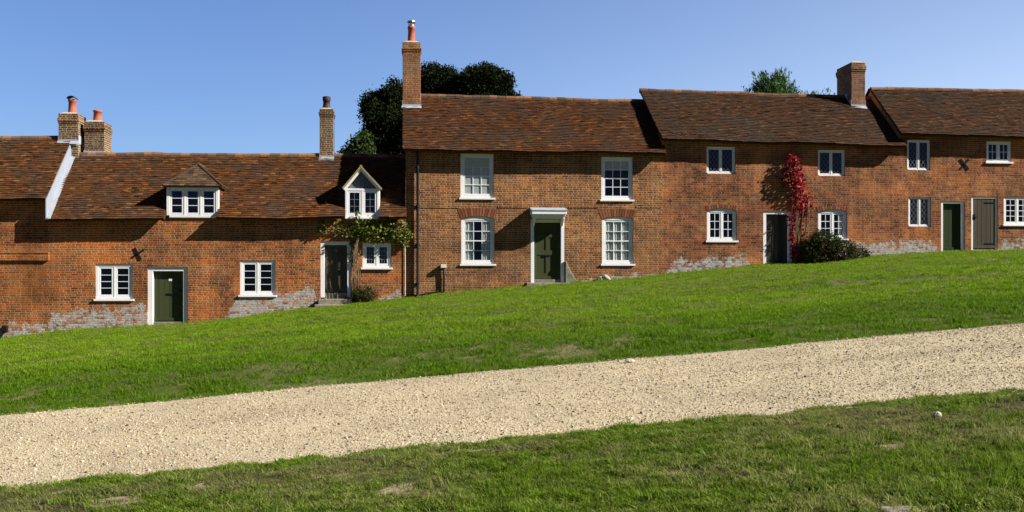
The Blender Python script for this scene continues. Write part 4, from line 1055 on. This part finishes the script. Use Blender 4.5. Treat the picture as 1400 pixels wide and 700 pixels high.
# climbers on the wall
def facade_leaves(name, regions, leaf, mat, T, rng, droop=.4, aspect=1.3, face=(0, -1, .25)):
    """regions: (px, py, rx, ry, n, depth0, depth1) soft ellipses on the facade"""
    P = []; TT = []
    for px, py, rx, ry, n, d0, d1 in regions:
        x, z = at(px, py); k = DIST/FPX
        a = rng.uniform(0, 2*PI, n); r = rng.uniform(0, 1, n)**.55
        cl = rng.integers(0, max(1, n//9), n); off = rng.normal(0, .5, (max(1, n//9), 2))
        q = np.stack([x+np.cos(a)*r*rx*k+off[cl, 0]*.1, -(d0+(d1-d0)*rng.uniform(0, 1, n)*(1-.5*r)), z+np.sin(a)*r*ry*k+off[cl, 1]*.1], 1)
        P.append(q); TT.append(np.clip(rng.normal(.5, .24, n)+off[cl, 0]*.2, 0, 1))
    P = np.concatenate(P); leaf = leaf*rng.uniform(.6, 1.35, len(P)); v, f = leaf_cloud(P, leaf, rng, aspect=aspect, droop=droop, face=np.array(face))
    return npmesh(name, v, f, mat, T, np.concatenate(TT))
rng = np.random.default_rng(21)
x, z = at(484, 409)
V = thing('climbing_plant', 'green and yellowing climber trained along the wall over the dark cottage door', 'climber', (x, -.1, z))
st = MB()
def px_path(pp, y): return [Vector((*at(a, b)[:1], -y-.015*((i*7) % 3), at(a, b)[1])) for i, (a, b) in enumerate(pp)]
for pp, r in (([(485, 412), (483, 390), (486, 365), (482, 340), (476, 322), (455, 312), (438, 306)], .022), ([(487, 412), (488, 385), (481, 360), (486, 335), (492, 320), (515, 318), (540, 316), (560, 318)], .02),
              ([(483, 412), (479, 380), (483, 350), (480, 328), (484, 312), (500, 308), (530, 306)], .016), ([(486, 360), (493, 345), (488, 330), (494, 312), (493, 296)], .013)):
    st.tube(px_path(pp, .07), [r*(1.2-.9*i/len(pp)) for i in range(len(pp))], 6)
# bare stems standing off the wall right of the door
for k in range(7):
    a = 483+k*1.2; pts = [(a, 408-(k % 3)*6), (a+rng.uniform(-3, 3), 375), (a+rng.uniform(-3, 4), 350), (a+rng.uniform(-6, 6), 328)]
    P = px_path(pts, .10+.05*(k % 4)); st.tube(P, [.013, .012, .01, .006], 5)
st.build('stem', M['stem'], V, smooth=True)
facade_leaves('foliage', [(515, 316, 27, 16, 560, .05, .34), (542, 316, 19, 16, 520, .05, .36), (553, 326, 7, 12, 150, .05, .25), (497, 314, 18, 16, 300, .05, .32), (478, 318, 12, 10, 90, .05, .3),
                          (445, 304, 9, 8, 80, .08, .3), (440, 314, 6, 9, 40, .05, .2), (493, 297, 4, 7, 36, .1, .32), (484, 345, 8, 18, 60, .04, .18), (465, 310, 12, 6, 40, .05, .2)], .085, M['vine'], V, rng)
x, z = at(1090, 362)
V = thing('red_creeper', 'crimson creeper hanging down the wall beside the black door', 'climber', (x, -.1, z)); st = MB()
for k in range(12):
    a = 1084+k*1.1; sp = rng.uniform(-8, 8)
    pts = [(a+2, 361), (a+sp*.1, 335), (a+sp*.4+2, 305), (a+sp*.8+2, 275), (a+sp, 240), (1083+sp*.6, 216)]
    if k > 7: pts = [(a+4, 352), (a+6, 325), (a+8+sp*.3, 300), (a+8+sp*.5, 272)]
    st.tube(px_path(pts, .03+.03*(k % 3)), [.012-.0015*i for i in range(len(pts))], 5)
st.build('stem', M['stem'], V, smooth=True)
facade_leaves('foliage', [(1080, 221, 9, 11, 150, .10, .40), (1084, 238, 12, 17, 270, .08, .42), (1089, 258, 12, 17, 260, .06, .34), (1093, 276, 10, 13, 110, .05, .28), (1083, 292, 7, 12, 60, .05, .3), (1080, 314, 5, 18, 80, .05, .34), (1084, 340, 6, 15, 70, .05, .3), (1074, 246, 5, 14, 30, .02, .08),
                          (1104, 278, 7, 18, 70, .03, .1), (1098, 305, 8, 18, 46, .03, .12), (1091, 354, 6, 8, 40, .05, .25)], .085, M['red'], V, rng, droop=1.2, aspect=1.25)
def shrub(label, lobes, n, per, leaf, seed, x, y, group=None, mat=None):
    rng = np.random.default_rng(seed); z0 = float(gz(x, y)); T = thing('shrub', label, 'shrub', (x, y, z0), group)
    s_ = MB()
    for l in lobes:
        for q in range(3): e = Vector((l[0]+rng.normal(0, l[3]*.4), l[1]+rng.normal(0, .1), l[2]+l[5]*.4)); b = Vector((x+rng.normal(0, .12), y, z0-.1)); s_.tube([b, b.lerp(e, .5)+Vector((0, 0, .08)), e], [.02, .014, .005], 5)
    s_.build('stem', M['stem'], T); v, f, t = crown(lobes, n, per, leaf, rng, spread=.07, zlo=-.9); npmesh('foliage', v, f, mat or M['shrub'], T, t)
def sl_(px, py, Y, rx, ry, rz): x, z = at(px, py, Y); k = DIST/FPX; return (x, Y, z, rx*k, ry, rz*k)
shrub('dark bushy shrub under the arched window beside the red creeper', [sl_(1128, 336, -.5, 25, .5, 17), sl_(1112, 346, -.45, 17, .45, 16), sl_(1150, 345, -.5, 24, .45, 16), sl_(1172, 350, -.4, 17, .35, 11), sl_(1122, 326, -.35, 12, .3, 9)], 1500, 7, .065, 31, X(1135), -.4)
shrub('small brownish shrub at the foot of the wall right of the dark cottage door', [sl_(497, 404, -.25, 14, .22, 10), sl_(488, 406, -.2, 8, .2, 10), sl_(508, 407, -.2, 8, .2, 6)], 260, 7, .055, 32, X(496), -.2)

# loose stones
def stone(name, label, x, y, z, sx, sy, sz, rot, mat, seed):
    bm = bmesh.new(); bmesh.ops.create_icosphere(bm, subdivisions=3, radius=1)
    for v in bm.verts:
        d = v.co.normalized(); n_ = 1+.28*mnoise.noise(d*1.3+Vector((seed, 0, 0)))+.1*mnoise.noise(d*3.5+Vector((0, seed, 0)))
        v.co = Vector((d.x*sx*n_, d.y*sy*n_, d.z*sz*n_))
    me = bpy.data.meshes.new(name); bm.to_mesh(me); bm.free(); me.materials.append(mat)
    o = bpy.data.objects.new(name, me); COL.objects.link(o); o.location = (x, y, z); o.rotation_euler = rot; return tag(o, label, 'stone')
stone('stone', 'small white stone lying alone on the near grass verge', 4.06, 7.32-DIST, float(gz(4.06, 7.32-DIST))+.025, .034, .03, .026, (0, 0, .4), M['stone'], 1)
stone('stone', 'pale flint stone on the far edge of the gravel track', 2.75, 12.3-DIST, float(plane(2.75, 12.3))+.03, .06, .045, .03, (0, .1, .2), M['stone'], 2)
x = X(829); stone('stone', 'pale broken stone leaning on the wall under the right-hand arched sash window', x, -.12, float(gz(x, -.12))+.08, .17, .08, .075, (0, .75, .1), M['stone'], 3)
x = X(824); stone('stone', 'dark grey stone at the wall foot beside a leaning pale stone', x-.1, -.1, float(gz(x, -.1))+.06, .13, .08, .1, (0, .2, .1), M['slab'], 5)
sm = MB(); sx, ss = 2.63, 5.17; zc = float(gz(sx, ss-DIST))
sm.box(sx-.11, sx+.11, ss-DIST-.28, ss-DIST+.02, zc-.1, zc+.02)
o = sm.build('paving_slab', M['stone_step'], None, bevel=.02); tag(o, 'grey stone slab sunk in the grass at the bottom edge', 'slab')
lm = MB(); xa = X(772.5); zb = Z(780, 390); lm.extrude([(xa, zb-.1), (X(790), zb-.06), (X(789), zb+.12), (X(781), Z(781, 374)), (X(774), Z(774, 358)), (xa, Z(772, 356))], -.10, -.004)
lm.build('buttress', M['slab'], Cc.o, bevel=.025)['label'] = 'triangular cement haunch beside the green front door'

# ------------------------------------------------------------------ grass and loose gravel (uncountable)
def blade_mat(name, green, dark, dry, dryness, thr=.60):
    m = Mat(name)
    a = m.noise(.6, 5, .65); q = m.sep(m.pos()); b = m.noise(2.2, 5, .7, vec=m.comb(m.math('MULTIPLY', q[0], .75 if name == 'lawn_blade' else 2.2), m.math('MULTIPLY', q[1], 2.0 if name == 'lawn_blade' else 3.0), 0.0))
    b = m.maprange(b, .3, .7)
    r = m.new('ObjectInfo').outputs['Random']; t = m.attr('tone')
    k = m.math('ADD', m.math('MULTIPLY', r, .25), m.math('ADD', m.math('MULTIPLY', t, .3), m.math('MULTIPLY', m.math('SUBTRACT', b, .18), 1.0)), clamp=True)
    c = m.mix(k, dark, green)  # streaky noise paints shaded gaps into the blades; the rest is random tone
    dr = m.math('ADD', m.math('MULTIPLY', a, .75), m.math('ADD', m.math('MULTIPLY', b, .25), .12))
    c = m.mix(m.math('MULTIPLY', m.math('GREATER_THAN', t, .95 if name == 'lawn_blade' else .88), .55), c, dry)
    dr = m.math('ADD', dr, m.math('MULTIPLY', t, .12))
    c = m.mix(m.maprange(dr, thr, thr+.17, 0, dryness, True), c, dry)
    if name == 'verge_blade':   # thatchy, trodden strip a little way in from the track edge
        band = m.math('MULTIPLY', m.maprange(q[1], -26.9, -26.2, 0, 1, True), m.maprange(q[1], -25.35, -25.6, 0, 1, True)); pt = m.maprange(m.noise(1.1, 4, .7), .44, .62, 0, .55, True)
        c = m.mix(m.math('MULTIPLY', band, pt), c, (.23, .19, .10))
    if name == 'lawn_blade':   # lush bank beside the track, darkened to paint in shade between its blades
        yb = m.sep(m.pos())[1]; c = m.mix(m.math('MULTIPLY', m.maprange(yb, -15.0, -19.6, 0, 1, True), m.maprange(b, .3, .6, .35, .75)), c, (.06, .14, .004))
    n = m.new('BsdfPrincipled', {'Base Color': c, 'Roughness': .6, 'Specular IOR Level': .12})
    tr = m.new('BsdfTranslucent', {'Color': c}); x = m.new('MixShader', {0: .42, 1: n, 2: tr})
    return m.surf(x.outputs[0])
M['blade_far'] = blade_mat('lawn_blade', (.25, .42, .007), (.022, .075, .002), (.26, .26, .06), .45, .63)
M['blade_near'] = blade_mat('verge_blade', (.19, .30, .014), (.018, .048, .002), (.32, .29, .12), .65, .66)

def tuft(name, n, rad, hmin, hmax, w, mat, seed, lean=.5):
    rng = np.random.default_rng(seed); V_ = []; F_ = []; T_ = []
    for k in range(n):
        a, r = rng.uniform(0, 2*PI), rad*math.sqrt(rng.uniform()); x, y = r*math.cos(a), r*math.sin(a)
        h = rng.uniform(hmin, hmax); b = rng.uniform(0, 2*PI); le = rng.uniform(.1, 1)*lean*h*1.6; dx, dy = le*math.cos(b), le*math.sin(b)
        f = rng.uniform(0, PI); wx, wy = w*.5*math.cos(f), w*.5*math.sin(f); i = len(V_); t = rng.uniform()
        V_ += [(x-wx, y-wy, -.01), (x+wx, y+wy, -.01), (x+dx*.4+wx*.8, y+dy*.4+wy*.8, h*.6), (x+dx*.4-wx*.8, y+dy*.4-wy*.8, h*.6), (x+dx, y+dy, h)]
        F_ += [(i, i+1, i+2, i+3), (i+3, i+2, i+4)]; T_ += [t, t]
    me = bpy.data.meshes.new(name); me.from_pydata(V_, [], F_); at_ = me.attributes.new('tone', 'FLOAT', 'FACE'); at_.data.foreach_set('value', T_); me.materials.append(mat)
    return bpy.data.objects.new(name, me)

def scatter(name, pts, rotz, tilt, scale, protos, label=None):
    """points mesh + a node tree that sets one of the prototypes on each point"""
    me = bpy.data.meshes.new(name); n = len(pts); me.vertices.add(n); me.vertices.foreach_set('co', pts.astype(np.float32).ravel())
    ra = me.attributes.new('rot', 'FLOAT_VECTOR', 'POINT'); ra.data.foreach_set('vector', np.stack([tilt[:, 0], tilt[:, 1], rotz], 1).astype(np.float32).ravel())
    sa = me.attributes.new('scl', 'FLOAT', 'POINT'); sa.data.foreach_set('value', scale.astype(np.float32))
    o = bpy.data.objects.new(name, me); COL.objects.link(o)
    ng = bpy.data.node_groups.new(name, 'GeometryNodeTree')
    ng.interface.new_socket('Geometry', in_out='INPUT', socket_type='NodeSocketGeometry'); ng.interface.new_socket('Geometry', in_out='OUTPUT', socket_type='NodeSocketGeometry')
    N, L = ng.nodes.new, ng.links.new
    gi, go = N('NodeGroupInput'), N('NodeGroupOutput'); ip = N('GeometryNodeInstanceOnPoints'); jn = N('GeometryNodeJoinGeometry')
    for p in protos:
        oi = N('GeometryNodeObjectInfo'); oi.inputs[0].default_value = p; oi.inputs['As Instance'].default_value = True; L(oi.outputs['Geometry'], jn.inputs[0])
    ip.inputs['Pick Instance'].default_value = True
    r = N('GeometryNodeInputNamedAttribute'); r.data_type = 'FLOAT_VECTOR'; r.inputs[0].default_value = 'rot'
    s_ = N('GeometryNodeInputNamedAttribute'); s_.data_type = 'FLOAT'; s_.inputs[0].default_value = 'scl'
    L(gi.outputs[0], ip.inputs['Points']); L(jn.outputs[0], ip.inputs['Instance']); L(r.outputs[0], ip.inputs['Rotation']); L(s_.outputs[0], ip.inputs['Scale']); L(ip.outputs[0], go.inputs[0])
    md = o.modifiers.new('scatter', 'NODES'); md.node_group = ng
    return tag(o, kind='stuff')

def vnoise(x, y, f, seed):
    return np.array([mnoise.noise((float(a)*f+seed, float(b)*f, seed*.37)) for a, b in zip(x, y)])
def field(s0, s1, dens, rng, margin=1.5):
    """random points inside the seen wedge of ground between two distances (with room to step aside)"""
    lo, hi = math.tan(YAW-math.atan(700/FPX)), math.tan(YAW+math.atan(700/FPX))
    xa, xb = lo*s1-margin, hi*s1+margin; n = int((xb-xa)*(s1-s0)*dens)
    x, s = rng.uniform(xa, xb, n), rng.uniform(s0, s1, n)
    k = (x > lo*s-margin) & (x < hi*s+margin); return x[k], s[k]-DIST
rng = np.random.default_rng(5)
far_t = [tuft('lawn_tuft', 30, .12, .014, .045, .0075, M['blade_far'], 40+i, 1.1) for i in range(4)]
near_t = [tuft('verge_tuft', 24, .045, .008, .03, .0055, M['blade_near'], 60+i, 1.5) for i in range(5)]
long_t = [tuft('long_tuft', 14, .05, .05, .11, .0045, M['blade_near'], 80+i, .55) for i in range(3)]
def place(name, x, y, protos, smin, smax, rng, zf=gz, tilt=.12, sink=0, mul=1.0):
    n = len(x); z = zf(x, y)-sink
    return scatter(name, np.stack([x, y, z], 1), rng.uniform(0, 2*PI, n), rng.normal(0, tilt, (n, 2)), rng.uniform(smin, smax, n)*mul, protos)
xs, ys = [], []
for s0, s1, d in ((P1-.2, 18, 190), (18, 25, 120), (25, 33.5, 85)):
    x, y = field(s0, s1, d, rng, 2.5); xs.append(x); ys.append(y)
x, y = np.concatenate(xs), np.concatenate(ys); s = y+DIST
n1 = vnoise(x, y, .9, 3.3); n2 = vnoise(x, y, 3.5, 7.1)
keep = (s > P1+edge_f(x)+.05*n2-.05) & (y < -.02) & (rng.uniform(0, 1, len(x)) < .95-.6*sstep(.28, .6, n1+.45*n2))
n3 = vnoise(x, y*2.2, 1.6, 5.5)
place('grass', x[keep], y[keep], far_t, .5, 1.2, rng, mul=(1+.75*n2*sstep(20, 14, s)+.5*n3)[keep].clip(.4, 2))
xs, ys = [], []
for s0, s1, d in ((4.2, 6.2, 1000), (6.2, P0+.3, 800)):
    x, y = field(s0, s1, d, rng, 1.6); xs.append(x); ys.append(y)
x, y = np.concatenate(xs), np.concatenate(ys); s = y+DIST
n1 = vnoise(x, y*1.8, 1.1, 1.7); n2 = vnoise(x, y*1.6, 4.2, 9.4)
bare = sstep(.12, .5, n1*.7+n2*.55+.16*sstep(7.9, 7.2, s)*sstep(6.2, 7.0, s)+.0)
edge = sstep(P0-.45, P0-.2, s)
# worn bare patches seen in the near verge (x, distance, half-lengths)
for bx, bs, ra, rb_ in BARE: bare = np.maximum(bare, sstep(1.25, .5, np.hypot((x-bx)/ra, (s-bs)/rb_)+.35*n2))
edge = edge*(1-bare)
keep = (s < P0+edge_n(x)+.05*n2+.03) & (rng.uniform(0, 1, len(x)) < np.maximum(1-.9*bare, edge*.9))
place('grass', x[keep], y[keep], near_t, .6, 1.35, rng, mul=(1+.7*n2+.4*n1)[keep].clip(.45, 1.8))
k2 = keep & (rng.uniform(0, 1, len(x)) < .05+.10*sstep(1.5, 4, x)) & (s < 7)
place('grass', x[k2], y[k2], long_t, .5, 1.0, rng)
# longer unmown grass along the foot of the walls
x = rng.uniform(X(-40), X(1440), 900); y = -rng.uniform(.0, .16, 900)**1.0; k = ~((x > X(718)) & (x < X(779)) | (x > X(432)) & (x < X(482)))
wall_t = [tuft('wall_tuft', 16, .06, .04, .12, .007, M['blade_far'], 90+i, .6) for i in range(3)]
place('grass', x[k], y[k], wall_t, .4, 1.0, rng)
# loose pebbles
def pebble(name, seed, mat):
    bm = bmesh.new(); bmesh.ops.create_icosphere(bm, subdivisions=1, radius=1)
    for v in bm.verts: d = v.co.copy(); v.co = d*(1+.35*mnoise.noise(d*1.4+Vector((seed, seed, 0)))); v.co.z *= .6
    me = bpy.data.meshes.new(name); bm.to_mesh(me); bm.free(); me.materials.append(mat); return bpy.data.objects.new(name, me)
pm = Mat('loose_flint'); r = pm.new('ObjectInfo').outputs['Random']
pc = pm.ramp(r, [(0, (.045, .03, .018)), (.09, (.12, .085, .045)), (.14, (.30, .23, .14)), (.6, (.43, .36, .24)), (1, (.51, .44, .32))])
pm.bsdf(pc, .8, None, .25)
peb = [pebble('pebble', i*1.7, pm.m) for i in range(5)]
x, y = field(P0-.05, P1+.05, 900, rng, 1.5); s = y+DIST
e = np.minimum(s-P0-edge_n(x), P1+edge_f(x)-s); keep = e > -.12
x, y = x[keep], y[keep]; n = len(x)
sz = np.clip(rng.lognormal(math.log(.0062), .36, n), .0035, .019)
scatter('loose_gravel', np.stack([x, y, path_z(x, y)+sz*.25], 1), rng.uniform(0, 2*PI, n), rng.normal(0, .5, (n, 2)), sz, peb)
